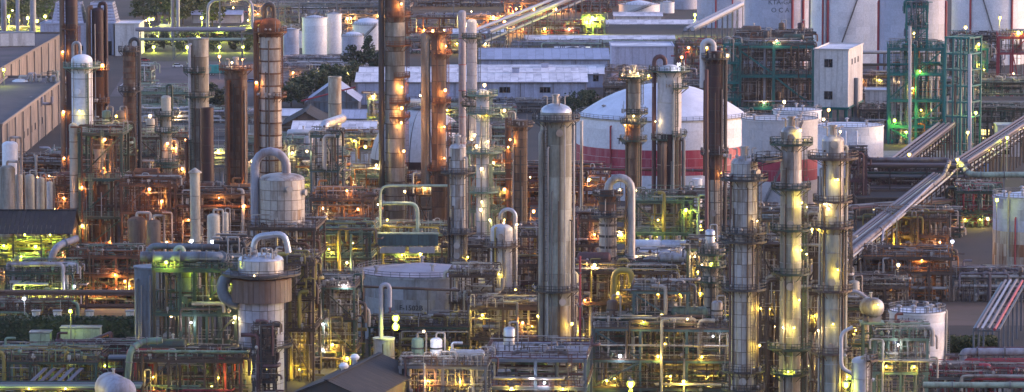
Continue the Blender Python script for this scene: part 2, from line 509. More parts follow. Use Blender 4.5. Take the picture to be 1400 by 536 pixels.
    for deg, rp, py0, py1, pm in risers:
        k = mpp(D); q = polar(r + rp * k * 0.5 + 0.25, deg); zi = polar(r * 0.9, deg)
        za, zb = max(0.3, Z(py1)), Z(py0)
        pts = bend([(q.x, q.y, za), (q.x, q.y, zb), (zi.x, zi.y, zb + 0.01)], 0.5)
        o = part('riser_pipe', Mesh().tube(pts, rp * k / 2, 8), pm, root)
    rg = random.Random(int(px) * 7 + int(D))
    if cat == 'column' and r > 1.0:
        for i in range(3):
            q = polar(r + .22, rg.uniform(-165, -15)); zb = H * rg.uniform(.55, .97); za = max(.2, Z(600))
            rod(root, 'conduit', (q.x, q.y, za), (q.x, q.y, zb), rg.choice((.09, .12, .18)), rg.choice(('brown_steel', 'rusty_silver', 'dark_steel')))
        m = Mesh()
        for z in zs:
            for i in range(12):
                q = polar(r + rg.uniform(.3, 1.5), rg.uniform(-200, 20), z)
                c = rg.random()
                if c < .4: m.box((q.x, q.y, z + .7), (.35, .35, rg.uniform(.5, 1.2)))
                elif c < .8: m.bar((q.x, q.y, z), (q.x, q.y, z + rg.uniform(1.2, 3)), .12)
                else: m.ball((q.x, q.y, z + .8), .32, 6)
        if m.v: part('small_fittings', m, 'rusty_silver', root)['kind'] = 'stuff'
    if feet:
        for i in range(feet):
            q = polar(r * 0.9, 45 + 360 * i / feet); strut(root, 'leg', (q.x, q.y, -base), (q.x, q.y, 0.2), 0.5, 'dark_steel')
    return root, r, Z
# ---------------------------------------------------------------- lettering wrapped on a shell
def lettering(root, text, r, z, size, deg, mat='text_black', flat=None, name='lettering'):
    cu = bpy.data.curves.new('lettering', 'FONT'); cu.body = text; cu.size = size; cu.align_x = 'CENTER'; cu.resolution_u = 2; cu.offset = size * 0.012
    tmp = bpy.data.objects.new('lettering', cu); COL.objects.link(tmp)
    dg = bpy.context.evaluated_depsgraph_get()
    me = bpy.data.meshes.new_from_object(tmp.evaluated_get(dg))
    bpy.data.objects.remove(tmp)
    for v in me.vertices:
        x, y = v.co.x, v.co.y
        if flat: v.co = (flat[0] + x, flat[1] - 0.03, z + y)
        else:
            a = rad(deg) + x / r; v.co = ((r + 0.05) * cos(a), (r + 0.05) * sin(a), z + y)
    me.materials.clear(); me.materials.append(MATS[mat])
    return link(name, me, root)
# ---------------------------------------------------------------- tanks
def tank(name, label, px, D, wpx, rim, mat='clean_white', roof='cone', roof_h=0.12, course_h=2.6, stair=None, bands=(), text=(),
         rail=True, roof_mat='tank_roof', seam=None, base=0.0, group=None, vents=3, pipes=()):
    z_rim = zof(rim, D); r = wpx * mpp(D) / 2
    root = thing(name, label, 'storage tank', (xof(px, D, z_rim), D, base), 0, group)
    H = z_rim - base; Z = lambda py: zof(py, D - r) - base
    n = max(2, round(H / course_h)); st = H / n; data = {}
    NS = 72 if r > 12 else 40
    cuts = [(0, H, mat)]
    for a, b, bm in bands:
        zb, za = Z(b), Z(a); new = []
        for lo, hi, m0 in cuts:
            if zb > lo and za < hi: new += [(lo, zb, m0), (zb, za, bm), (za, hi, m0)]
            else: new.append((lo, hi, m0))
        cuts = new
    for lo, hi, m0 in cuts:
        k = max(1, round((hi - lo) / course_h)); h = (hi - lo) / k
        if r > 9 and D < 1750 and (r > 11 or D < 1300):     # welded shell plates, staggered course by course
            npl = max(12, int(2 * pi * r / 8)); a = pi / npl - .03 / r
            d = mesh_data('shell_plate', Mesh().lathe([(r - .05, .04), (r, .05), (r, h - .02), (r - .05, h - .02), (r - .05, .04)], 4, (0, 0, 0), -a, a), m0)
            for i in range(k):
                for j in range(npl): link('shell_plate', d, root, (0, 0, lo + i * h), 2 * pi * (j + .5 * (i % 2)) / npl)
        else:
            d = mesh_data('shell_course', Mesh().lathe([(r - 0.05, 0), (r, 0.05), (r, h - 0.05), (r - 0.05, h)], NS), m0)
            for i in range(k): link('shell_course', d, root, (0, 0, lo + i * h))
    if r > 9 and D < 1750 and (r > 11 or D < 1300): part('shell_core', Mesh().lathe([(r - .06, 0), (r - .06, H)], NS), mat, root)
    part('rim', Mesh().lathe([(r - 0.3, -0.25), (r + 0.22, -0.25), (r + 0.22, 0.12), (r - 0.3, 0.12), (r - 0.3, -0.25)], NS, (0, 0, H)), seam or mat, root)
    rh = roof_h * r
    if roof == 'cone': prof = [(r * 0.99, 0), (r * 0.66, rh * 0.36), (r * 0.33, rh * 0.7), (0.05, rh)]
    elif roof == 'dome': prof = [(max(0.05, r * 0.99 * cos(pi / 2 * i / 8)), rh * sin(pi / 2 * i / 8)) for i in range(9)]
    else: prof = [(r * 0.98, -1.0), (0.05, -0.8)]
    if roof == 'shallow': prof = [(r * 0.985 * cos(i / 8 * pi / 2) if i < 8 else 0.05, rh * (1 - cos(i / 8 * pi / 2) ** 2)) for i in range(9)]
    rf = part('roof', Mesh().lathe(prof, NS, (0, 0, H)), roof_mat, root)
    for i in range(vents):
        a = -150 + 240 * i / max(1, vents - 1); q = polar(r * (0.55 if i % 2 else 0.8), a)
        zz = H + rh * (0.55 if i % 2 else 0.25)
        part('roof_vent', Mesh().lathe([(0.3, -0.4), (0.3, 0.9), (0.6, 1.0), (0.6, 1.3), (0.05, 1.5)], 8, (q.x, q.y, zz)), 'weathered_silver', rf)
    if rail:
        N = 40
        part('railing', railing([polar(r + 0.1, 360 * i / N, H + 0.12) for i in range(N)], step=2.2, closed=True), 'steel_grey', root)
    if stair:
        a0, a1, z0, z1 = stair[0], stair[1], 0.5, H
        m = Mesh(); k = max(12, int(abs(a1 - a0) / 2.2))
        pin = [polar(r + 0.15, a0 + (a1 - a0) * i / k, z0 + (z1 - z0) * i / k) for i in range(k + 1)]
        pout = [polar(r + 1.0, a0 + (a1 - a0) * i / k, z0 + (z1 - z0) * i / k) for i in range(k + 1)]
        for i in range(k):
            m.bar(pin[i], pin[i+1], 0.08, 0.3).bar(pout[i], pout[i+1], 0.08, 0.3)
            m.bar((pin[i] + pin[i+1]) / 2, (pout[i] + pout[i+1]) / 2, 0.5, 0.06)
        s = part('stair', m, 'steel_grey', root)
        part('railing', railing(pout, step=1.2), 'steel_grey', s)
    for ang, rp, z0, z1, pm in pipes:
        q = polar(r + 0.35, ang); q2 = polar(r - 0.5, ang)
        part('riser_pipe', Mesh().tube(bend([(q.x, q.y, max(0.1, z0)), (q.x, q.y, z1 + 0.8), (q2.x, q2.y, z1 + 0.8)], 0.5), rp, 8), pm, root)
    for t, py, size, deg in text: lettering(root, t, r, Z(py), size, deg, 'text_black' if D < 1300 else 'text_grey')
    return root, r, Z
# ---------------------------------------------------------------- small equipment (things that stand on decks or on the ground)
def drum(label, loc, L, r, mat='weathered_silver', rz=0.0, group=None, name='horizontal_drum', hz=None):
    t = thing(name, label, 'drum', loc, rz, group); hz = hz or r + 0.9
    prof = [(0.03, -L/2 - r*0.5), (r*0.6, -L/2 - r*0.38), (r*0.92, -L/2 - r*0.15), (r, -L/2), (r, L/2), (r*0.92, L/2 + r*0.15), (r*0.6, L/2 + r*0.38), (0.03, L/2 + r*0.5)]
    m = Mesh().lathe(prof, 20); m.v = [(z, y, x + hz) for x, y, z in m.v]; m.f = [f[::-1] for f in m.f]
    part('vessel', m, mat, t)
    for x in (-L * 0.3, L * 0.3):
        part('saddle', Mesh().box((x, 0, hz / 2 - r * 0.35), (0.35, r * 1.5, hz - r * 0.7)), 'steel_grey', t)
    part('nozzle', Mesh().tube([(L * 0.15, 0, hz + r * 0.9), (L * 0.15, 0, hz + r + 0.8)], 0.22, 8).tube([(L * 0.15, 0, hz + r + 0.8), (L * 0.15, 0, hz + r + 0.95)], 0.36, 8), 'rusty_silver', t)
    return t
def exchanger(label, loc, L, r, mat='orange_paint', rz=0.0, group=None):
    t = thing('heat_exchanger', label, 'heat exchanger', loc, rz, group); hz = r + 0.8
    def hx(prof): 
        m = Mesh().lathe(prof, 18); m.v = [(z, y, x + hz) for x, y, z in m.v]; m.f = [f[::-1] for f in m.f]; return m
    part('shell', hx([(r, -L * 0.3), (r, L * 0.5), (r * 0.7, L * 0.5 + r * 0.4), (0.03, L * 0.5 + r * 0.55)]), mat, t)
    part('channel_head', hx([(0.03, -L * 0.5), (r * 1.02, -L * 0.5), (r * 1.02, -L * 0.36), (r * 1.2, -L * 0.36), (r * 1.2, -L * 0.3), (r, -L * 0.3)]), mat, t)
    for x in (-L * 0.2, L * 0.3): part('saddle', Mesh().box((x, 0, hz / 2 - r * 0.3), (0.3, r * 1.5, hz - r * 0.6)), 'steel_grey', t)
    part('nozzle', Mesh().tube(bend([(-L*0.42, 0, hz + r * 0.8), (-L*0.42, 0, hz + r + 1.2), (-L*0.1, 0, hz + r + 1.2)], 0.5), 0.25, 8), mat, t)
    return t
def pump(label, loc, s=1.0, mat='blue_steel', rz=0.0, group=None):
    t = thing('pump', label, 'pump', loc, rz, group)
    part('base', Mesh().box((0, 0, 0.2 * s), (3.0 * s, 1.2 * s, 0.4 * s)), 'concrete', t)
    m = Mesh().tube([(-1.3*s, 0, 1.0*s), (0.1*s, 0, 1.0*s)], 0.5*s, 12)
    part('motor', m, mat, t)
    part('casing', Mesh().tube([(0.75*s, -0.35*s, 1.0*s), (0.75*s, 0.35*s, 1.0*s)], 0.6*s, 12).tube([(0.1*s, 0, 1.0*s), (0.75*s, 0, 1.0*s)], 0.22*s, 8), 'steel_grey', t)
    part('discharge_pipe', Mesh().tube(bend([(0.95*s, 0, 1.4*s), (0.95*s, 0, 2.6*s), (2.0*s, 0, 2.6*s)], 0.4*s), 0.2*s, 8), 'rusty_silver', t)
    return t
def upright(label, loc, h, r, mat='weathered_silver', group=None, name='upright_vessel', legs=True):
    t = thing(name, label, 'vessel', loc, 0, group); b = 1.2 if legs else 0.0
    part('shell', Mesh().lathe([(0.05, b - r*0.35), (r * 0.7, b - r * 0.2), (r, b), (r, h - r * 0.45), (r * 0.87, h - r * 0.2), (r * 0.5, h - 0.03 * r), (0.05, h)], 20), mat, t)
    for i in range(3 if legs else 0):
        q = polar(r * 0.9, -90 + 120 * i); strut(t, 'leg', (q.x, q.y, 0), (q.x, q.y, b + 0.6), 0.25, 'steel_grey')
    part('nozzle', Mesh().tube(bend([(0, 0, h - 0.2), (0, 0, h + 0.9), (r * 1.4, 0, h + 0.9), (r * 1.4, 0, 0.6)], 0.45), max(0.12, r * 0.16), 8), 'rusty_silver', t)
    part('band', Mesh().lathe([(r, 0), (r + 0.08, 0), (r + 0.08, 0.3), (r, 0.3)], 20, (0, 0, h * 0.55)), 'dark_steel', t)
    return t
def cabinet(label, loc, w, d, h, mat='pale_green', rz=0.0, group=None, name='control_cabinet', cat='cabinet'):
    t = thing(name, label, cat, loc, rz, group)
    part('body', Mesh().box((0, 0, h / 2 + 0.2), (w, d, h)).box((0, 0, 0.1), (w * 0.9, d * 0.9, 0.2)), mat, t)
    part('lid', Mesh().box((0, 0, h + 0.28), (w + 0.3, d + 0.3, 0.16)), 'steel_grey', t)
    n = max(1, int(w / 1.6))
    for i in range(n): part('door', Mesh().box((-w / 2 + w * (i + 0.5) / n, -d / 2 - 0.04, h / 2 + 0.2), (w / n - 0.15, 0.07, h - 0.3)), mat, t)
    return t
# ---------------------------------------------------------------- steel process structures
ORD = ['first', 'second', 'third', 'fourth', 'fifth', 'sixth', 'seventh', 'eighth', 'ninth', 'tenth', 'eleventh', 'twelfth']
MATWORD = {'weathered_silver': 'dull silver', 'bright_silver': 'shiny silver', 'rusty_silver': 'rust-streaked', 'orange_paint': 'orange-brown', 'pale_green': 'pale green', 'blue_steel': 'blue-grey',
           'clean_white': 'white', 'steel_grey': 'grey', 'brown_column': 'brown', 'rust': 'rusty', 'cream_steel': 'cream', 'sage': 'sage green', 'white_steel': 'off-white', 'dark_green': 'dark green', 'yellow_paint': 'yellow', 'maroon_steel': 'maroon', 'lilac_grey': 'lilac-grey'}
def frame(short, label, x0, x1, D, depth, tops, mat, nx=2, ny=1, rails='brown_steel', deck='brown_steel', pipes=8, risers=5, pipe_mats=('rusty_silver', 'steel_grey', 'brown_steel'),
          equip=(), lamps=(), braces=True, fine=60, rz=-0.07, beam=0.42, seed=0, top_rail=True, name='process_structure', base=0.0, xpx=True, fine_mats=('rusty_silver',), stairs=True, skip_deck=(), glow_kind=None):
    """x0..x1 photo columns, D distance of the front face, tops = photo rows of the deck levels (top first)"""
    rg = random.Random(seed * 97 + int(x0) * 3 + int(D))
    zs = sorted(zof(t, D) - base for t in tops)
    X0, X1 = xof(x0, D, zs[-1]), xof(x1, D, zs[-1]); W = X1 - X0
    t = thing(name, label, 'steel structure', ((X0 + X1) / 2, D, base), rz)
    xs = [-W / 2 + W * i / nx for i in range(nx + 1)]; ys = [depth * j / ny for j in range(ny + 1)]
    ztop = zs[-1]
    for x in xs:
        for y in ys: strut(t, 'post', (x, y, 0), (x, y, ztop), beam, mat)
    for li, z in enumerate(zs):
        for y in ys: strut(t, 'beam', (-W / 2 - 0.4, y, z - beam / 2 - 0.14), (W / 2 + 0.4, y, z - beam / 2 - 0.14), beam * 0.9, mat)
        for x in xs: strut(t, 'beam', (x, 0.3, z - beam / 2 - 0.15), (x, depth - 0.3, z - beam / 2 - 0.15), beam * 0.8, mat)
        if li in skip_deck: continue
        dk = part('deck', Mesh().box((0, depth / 2, z - 0.06), (W + 0.8, depth + 0.6, 0.12)), deck, t)
        if li < len(zs) - 1 or top_rail:
            a, b = W / 2 + 0.35, depth + 0.25
            part('railing', railing([(-a, -0.25, z), (a, -0.25, z), (a, b, z), (-a, b, z)], step=1.8, closed=True), rails, dk)
    lv = [0] + zs
    if braces:
        for i in range(len(lv) - 1):
            k = rg.randrange(nx)
            p, q = (xs[k], -0.05, lv[i] + 0.2), (xs[k + 1], -0.05, lv[i + 1] - 0.5)
            if rg.random() < 0.5: p, q = (xs[k + 1], -0.05, lv[i] + 0.2), (xs[k], -0.05, lv[i + 1] - 0.5)
            strut(t, 'brace', p, q, beam * 0.6, mat)
    if stairs:
        for i in range(len(lv) - 1):
            k = rg.uniform(-0.4, 0.4) * W
            m, c = ladder_mesh(lv[i], lv[i + 1] + 1.0, True)
            o = part('ladder', m, rails, t, (k, -0.55, 0)); part('cage', c, rails, o)
    pipes, risers, fine = int(pipes * 1.5), int(risers * 1.5), int(fine * 2)
    for i in range(pipes):
        li = rg.randrange(len(lv)); z = lv[li] + rg.uniform(0.5, 3.6) * (1 if li < len(lv) - 1 else 0.5); y = rg.uniform(-0.9, depth * 0.7)
        r = rg.choice((0.12, 0.16, 0.2, 0.28, 0.36)); a = rg.uniform(-W / 2 - 1, W * 0.1); b = rg.uniform(a + W * 0.35, W / 2 + 2)
        dz = rg.uniform(1.5, 4.5); pts = [(a, y, z), (b, y, z)]
        c = rg.random()
        if c < 0.4: pts = [(a, y, max(0.2, z - dz))] + pts
        if 0.2 < c < 0.7: pts = pts + [(b, y, max(0.2, z + dz * (1 if rg.random() < .35 and z + dz < ztop else -1)))]
        if c > 0.75: pts = pts + [(b, y + rg.uniform(1, 3), z)]
        part('pipe', Mesh().tube(bend(pts, r * 2.5, 3), r, 8), rg.choice(pipe_mats), t)
    for i in range(risers):
        x = rg.uniform(-W / 2, W / 2); y = rg.uniform(-0.9, depth * 0.5); r = rg.choice((0.14, 0.2, 0.28, 0.4))
        za = rg.choice(lv[:-1]) + 0.3; zb = rg.choice([z for z in lv if z > za] or [za + 2]) + rg.uniform(-0.5, 2.2); s = rg.choice((-1, 1))
        pts = [(x, y, za), (x, y, zb)]
        if rg.random() < 0.7: pts += [(x + s * rg.uniform(1.2, 3.5), y, zb)]
        if rg.random() < 0.3 and len(pts) == 3: pts += [(pts[2][0], y, zb - rg.uniform(1, 4))]
        part('pipe', Mesh().tube(bend(pts, r * 2.5, 3), r, 8), rg.choice(pipe_mats), t)
    for mt in dict.fromkeys(tuple(fine_mats) + ('brown_steel', 'rusty_silver')) if fine else ():
        m = Mesh(); nf = fine // 2
        for i in range(nf):
            li = rg.randrange(len(lv)); z = lv[li]; x = rg.uniform(-W / 2, W / 2); y = rg.uniform(-0.9, depth * .8); c = rg.random()
            top = (lv[li + 1] - z - .3) if li + 1 < len(lv) else 2.6
            if c < 0.16: m.box((x, y, z + 0.9), (rg.uniform(.3, .8), .3, rg.uniform(.4, .9))).bar((x, y, z), (x, y, z + .6), .1)
            elif c < 0.5: m.bar((x, y, z), (x, y, z + top * rg.uniform(.4, 1)), rg.uniform(.07, .17))
            elif c < 0.80:
                l = rg.uniform(1, 6); h = top * rg.uniform(.1, .95); m.bar((max(-W / 2, x - l), y, z + h), (min(W / 2 + .5, x + l), y, z + h), rg.uniform(.08, .17))
            elif c < .9:
                h = rg.uniform(.4, top); l = rg.uniform(.6, 1.8); m.tube(bend([(x, y, z), (x, y, z + h), (x + l, y, z + h), (x + l, y, z)], .4, 2), rg.uniform(.08, .16), 5)
            else: m.ball((x, y, z + rg.uniform(.6, 2)), rg.uniform(.22, .45), 6).bar((x, y, z), (x, y, z + 1.5), .14)
        o = part('small_fittings', m, mt, t); o['kind'] = 'stuff'
    gl = glow_kind or ('o' if x1 < 350 and 860 < D < 1100 else 'y' if D < 900 else 'w')
    if glow_kind != 'none' and D < 1250:  # extra lamps at random spots, added for glow around the decks and ground
        for k in range(max(1, int(W / 7))):
            lamp(t, (-W / 2 + W * (k + rg.uniform(.2, .8)) / max(1, int(W / 7)), rg.uniform(-.9, depth * .5), rg.choice(lv[:-1]) + 2.4), gl, rg.uniform(200, 650))
    for px, py, kind, w in lamps:
        X = (px - (x0 + x1) / 2) / max(1, (x1 - x0)) * W
        lamp(t, (X, -0.8, max(2.2, zof(py, D) - base)), kind, w)
    # equipment stands on the decks as things of its own
    M = Matrix.Translation(((X0 + X1) / 2, D, base)) @ Matrix.Rotation(rz, 4, 'Z')
    where = ['on the ground under', 'on the lowest deck of', 'on the second deck of', 'on the third deck of', 'on the fourth deck of']
    seen = {}
    for kind, fx, li, mt in equip:
        li = min(li, len(zs)); z = lv[li] + 0.012; room = (lv[li + 1] - z - 0.6) if li + 1 < len(lv) else 5.0
        p = M @ Vector((fx * W, depth * 0.45, z))
        wh = 'atop' if li == len(zs) and li > 0 else where[li]
        w0 = MATWORD.get(mt, mt.replace('_', ' '))
        side = 'left end' if fx < -0.15 else 'right end' if fx > 0.15 else 'middle'
        lab = lambda n: '%s %s %s the %s, %s' % (w0, n, wh, short, side)
        if kind == 'drum': drum(lab('horizontal drum'), p, min(W * 0.4, 6), min(1.2, room * 0.3), mt, rz)
        elif kind == 'hx': exchanger(lab('heat exchanger'), p, min(W * 0.45, 6), min(0.8, room * 0.22), mt, rz)
        elif kind == 'pump': pump(lab('motor pump'), p, 1.1, mt, rz)
        elif kind == 'vert': upright(lab('upright vessel'), p, min(room, 4.5), min(1.1, W * 0.1), mt)
        elif kind == 'box': cabinet(lab('cabinet'), p, min(3.2, W * 0.25), 1.4, min(2.2, room * 0.7), mt, rz)
    return t
# ---------------------------------------------------------------- pipe racks
def pipe_rack(label, p0, p1, height, width, levels, pipes, mat='steel_grey', step=9.0, name='pipe_rack', side=None, brace=3, lamps=()):
    """pipes: (offset across 0..1, radius, level index, material); local x runs along the rack"""
    p0, p1 = Vector(p0), Vector(p1); d = p1 - p0; L = d.length; rz = math.atan2(d.y, d.x)
    t = thing(name, label, 'pipe rack', p0, rz)
    n = max(1, round(L / step)); b = 0.36
    for i in range(n + 1):
        x = L * i / n
        for y in (0, width): strut(t, 'post', (x, y, 0), (x, y, height), b, mat)
        for z in levels: strut(t, 'beam', (x, b / 2, z - b / 2 - .02), (x, width - b / 2, z - b / 2 - .02), b * .95, mat)
        if brace and i % brace == 1 and i < n:
            strut(t, 'brace', (x, -.04, .3), (L * (i + 1) / n, -.04, height - .8), b * .6, mat)
    for y in (0, width): strut(t, 'beam', (0, y, height + b / 2), (L, y, height + b / 2), b * .92, mat)
    for off, r, li, pm in pipes:
        z = levels[li] + r; y = .4 + (width - .8) * off
        rod(t, 'pipe', (-1.5, y, z), (L + 1.5, y, z), r, pm)
    for x, kind, w in lamps: lamp(t, (x * L, -1.0, height + 0.5), kind, w)
    return t
def path_pipe(label, pts, r, mat, name='process_pipe', cat='pipe', rb=None, supports=0, flanges=0, smat='steel_grey', group=None):
    """one free pipe with its flanges and the posts that carry it"""
    P = [Vector(p) for p in pts]
    t = thing(name, label, cat, (P[0].x, P[0].y, 0), 0, group); o = Vector((P[0].x, P[0].y, 0))
    Q = [p - o for p in P]
    part('pipe', Mesh().tube(bend(Q, rb or r * 3, 5), r, 12), mat, t)
    for a, b in zip(Q, Q[1:]):
        L = (b - a).length
        for i in range(flanges):
            c = a + (b - a) * ((i + .5) / flanges); e = (b - a).normalized() * .12
            part('flange', Mesh().tube([c - e, c + e], r * 1.3, 12), 'steel_grey', t)
        if supports and abs(b.z - a.z) < L * .3:
            for i in range(supports):
                c = a + (b - a) * ((i + .5) / supports)
                strut(t, 'support', (c.x, c.y, 0), (c.x, c.y, c.z - r), max(.25, r * .5), smat)
    return t
def lamp_post(label, px, py, D, kind='y', w=250, size=.5, mat='steel_grey', base=0.0):
    z = zof(py, D); X = xof(px, D, z)
    size = .42 * (D / 850) ** .8
    t = thing('lamp_post', label, 'lamp post', (X, D, base))
    z -= base
    part('pole', Mesh().lathe([(.2, 0), (.2, .4), (.13, .5), (.09, z + 1.9 * size)], 8, (0, 1.3 * size, 0)), mat, t)
    lamp(t, (0, 0, z), kind, w, size)
    return t
# ---------------------------------------------------------------- buildings
def wall_panels(root, p, q, h, n, mat, holes=(), name='wall_panel', thick=.12, z0=0.0):
    """upright cladding panels from p to q (local ground points), seen from the right-hand side of p->q"""
    p, q = Vector((p[0], p[1], 0)), Vector((q[0], q[1], 0)); d = q - p; L = d.length; rz = math.atan2(d.y, d.x)
    md = mesh_data(name, Mesh().box((L / n / 2, thick / 2, h / 2), (L / n - .06, thick, h)), mat, False)
    part('wall', Mesh().box((L / 2, thick + .1, h / 2), (L - .02, .16, h - .02)), 'dark_steel', root, (p.x, p.y, z0), rz, False)
    u = d / L
    for i in range(n):
        a = p + u * (L * i / n); link(name, md, root, (a.x, a.y, z0), rz)
    nv = Vector((u.y, -u.x, 0))
    for fx, z, w, hh, kind in holes:
        c = p + u * (L * fx) + nv * .05
        if kind == 'lit': m_ = 'lit_window'
        else: m_ = 'dark_glass'
        if kind == 'door':
            o = part('door', Mesh().box((0, 0, hh / 2), (w, .1, hh)), 'steel_grey', root, (c.x, c.y, z0 + .02), rz, False)
            continue
        o = part('window', Mesh().box((0, 0, hh/2 + .06), (w + .24, .12, .12)).box((0, 0, -hh/2 - .06), (w + .3, .2, .12)).box((-w/2 - .06, 0, 0), (.12, .12, hh)).box((w/2 + .06, 0, 0), (.12, .12, hh)), 'steel_grey', root, (c.x, c.y, z0 + z), rz, False)
        k = max(1, round(w / 1.3))
        for j in range(k):
            part('pane', Mesh().box((-w/2 + w * (j + .5) / k, .02, 0), (w / k - .07, .05, hh)), m_, o, None, None, False)
def flat_building(name, label, x0, x1, Df, depth, roof_py, wall, roofm, rz=0.0, base=0.0, np_=8, nside=6, holes=(), side_holes=(), parapet=.5, cat='building', right=True):
    h = zof(roof_py, Df) - base; X0, X1 = xof(x0, Df, h), xof(x1, Df, h); W = X1 - X0
    t = thing(name, label, cat, (X0, Df, base), rz)
    wall_panels(t, (0, 0), (W, 0), h, np_, wall, holes)
    wall_panels(t, (W, .02), (W, depth), h, nside, wall, side_holes)
    wall_panels(t, (0, depth), (0, .02), h, nside, wall)
    wall_panels(t, (W - .02, depth), (.02, depth), h, np_, wall)
    part('roof', Mesh().box((W / 2, depth / 2, h - .1), (W - .4, depth - .4, .2)), roofm, t, smooth=False)
    if parapet:
        for a, b in (((-.15, -.15), (W + .15, -.15)), ((W + .15, -.15), (W + .15, depth)), ((-.15, depth), (-.15, -.15)), ((W + .15, depth), (-.15, depth))):
            strut(t, 'parapet', (a[0], a[1], h + parapet / 2 - .05), (b[0], b[1], h + parapet / 2 - .05), .4, wall, parapet)
    return t, W, h
def gable(name, label, x0, x1, Df, depth, eave_py, ridge_h, wall, roofm, rz=0.0, np_=12, holes=(), base=0.0, ridge='x', nroof=14, open_=False, over=.6, vents=0, cat='building', gable_mat=None, lean=1):
    """ridge 'x' along the front, or 'y' pointing away; the roof is laid of separate sheets"""
    h = zof(eave_py, Df) - base; X0, X1 = xof(x0, Df, h), xof(x1, Df, h); W = X1 - X0
    t = thing(name, label, cat, (X0, Df, base), rz)
    if not open_:
        wall_panels(t, (0, 0), (W, 0), h, np_, wall, holes); wall_panels(t, (W, .02), (W, depth), h, max(2, np_ // 3), wall)
        wall_panels(t, (0, depth), (0, .02), h, max(2, np_ // 3), wall)
    else:
        for i in range(5):
            for y in (.2, depth - .2): strut(t, 'post', (.3 + (W - .6) * i / 4, y, 0), (.3 + (W - .6) * i / 4, y, h), .35, wall)
    gm = gable_mat or wall
    if not open_:
        for i in range(max(2, int(W / 12)) + 1):
            x = .3 + (W - .6) * i / max(2, int(W / 12)); rod(t, 'downpipe', (x, -.28, 0), (x, -.28, h - .3), .13, 'steel_grey')
        strut(t, 'gutter', (-.4, -over - .12, h - .32), (W + .4, -over - .12, h - .32), .26, 'steel_grey')
    if ridge == 'x':
        for k in range(lean):
            y0, y1 = depth * k / lean, depth * (k + 1) / lean; ym = (y0 + y1) / 2
            for s in (0, 1):
                ya, yb = (y0 - over, ym) if s == 0 else (y1 + (over if k == lean - 1 else 0), ym)
                za = h - (over if (s == 0 or k == lean - 1) else 0) * ridge_h / max(.1, ym - y0)
                wd = (W + 2 * over) / nroof
                md = mesh_data('roof_sheet', Mesh().prism([(0.03, ya, za), (wd - .03, ya, za), (wd - .03, yb, h + ridge_h), (0.03, yb, h + ridge_h)], (0, 0, .14)), roofm, False)
                for i in range(nroof): link('roof_sheet', md, t, (-over + wd * i, 0, .002 * (i % 2)))
            part('ridge_cap', Mesh().box((W / 2, ym, h + ridge_h + .2), (W + 2 * over, .9, .16)), roofm, t, smooth=False)
            for x in (.06, W - .2):
                part('gable', Mesh().prism([(x, y0 + .05, h - .05), (x, y1 - .05, h - .05), (x, ym, h + ridge_h - .08)], (.14, 0, 0)), gm, t, smooth=False)
    else:
        ridges = lean
        for k in range(ridges):
            xa, xb = W * k / ridges, W * (k + 1) / ridges; xm = (xa + xb) / 2
            for s in (0, 1):
                e = xa - (over if k == 0 else 0) if s == 0 else xb + (over if k == ridges - 1 else 0)
                ze = h - (abs(e - (xa if s == 0 else xb))) * ridge_h / (xm - xa)
                wd = (depth + 2 * over) / nroof
                md = mesh_data('roof_sheet', Mesh().prism([(e, .03, ze), (xm, .03, h + ridge_h), (xm, wd - .03, h + ridge_h), (e, wd - .03, ze)][::(-1 if s else 1)], (0, 0, .14)), roofm, False)
                for i in range(nroof): link('roof_sheet', md, t, (0, -over + wd * i, .002 * (i % 2)))
            part('ridge_cap', Mesh().box((xm, depth / 2, h + ridge_h + .2), (.9, depth + 2 * over, .16)), roofm, t, smooth=False)
            for y in (.05, depth - .2):
                part('gable', Mesh().prism([(xa + .05, y, h - .05), (xb - .05, y, h - .05), (xm, y, h + ridge_h - .08)], (0, .14, 0)), gm, t, smooth=False)
    return t, W, h
# ---------------------------------------------------------------- trees
def tree(label, X, Y, h, cr, kind='leaf_dark', conifer=False, seed=0, group=None, n=420, base_crown=.25):
    rg = random.Random(seed * 31 + int(X * 7) + int(Y))
    t = thing('conifer_tree' if conifer else 'broadleaf_tree', label, 'tree', (X, Y, 0), 0, group)
    m = Mesh().lathe([(h * .03, 0), (h * .022, h * .4), (h * .006, h * .93)], 7)
    for i in range(7):
        z = h * (.3 + .08 * i); q = polar(cr * .6 * (1 - i * .09), 137 * i, z + h * .12); m.bar((0, 0, z), q, h * .012)
    part('trunk', m, 'bark', t)
    c = Mesh(); lumps = []
    for i in range(22):
        z = rg.uniform(base_crown + .06, .97); rr = (1 - z) * 1.25 if conifer else math.sqrt(max(.05, 1 - ((z - .62) / .42) ** 2))
        lumps.append((polar(cr * rr * rg.uniform(.25, .85), rg.uniform(0, 360), h * z), cr * (.16 + .26 * rr * rg.random())))
    for i in range(n):
        p, lr = rg.choice(lumps)
        d = Vector((rg.gauss(0, 1), rg.gauss(0, 1), rg.gauss(0, .8))).normalized() * lr * rg.uniform(.6, 1.1)
        q = p + d; s = cr * rg.uniform(.05, .11)
        u = Vector((rg.gauss(0, 1), rg.gauss(0, 1), rg.gauss(0, 1))).normalized(); v, w = _frame(u)
        c.poly([q + v * s, q + w * s * .7, q - v * s, q - w * s * .7])
    part('crown', c, kind, t, smooth=False)
    return t
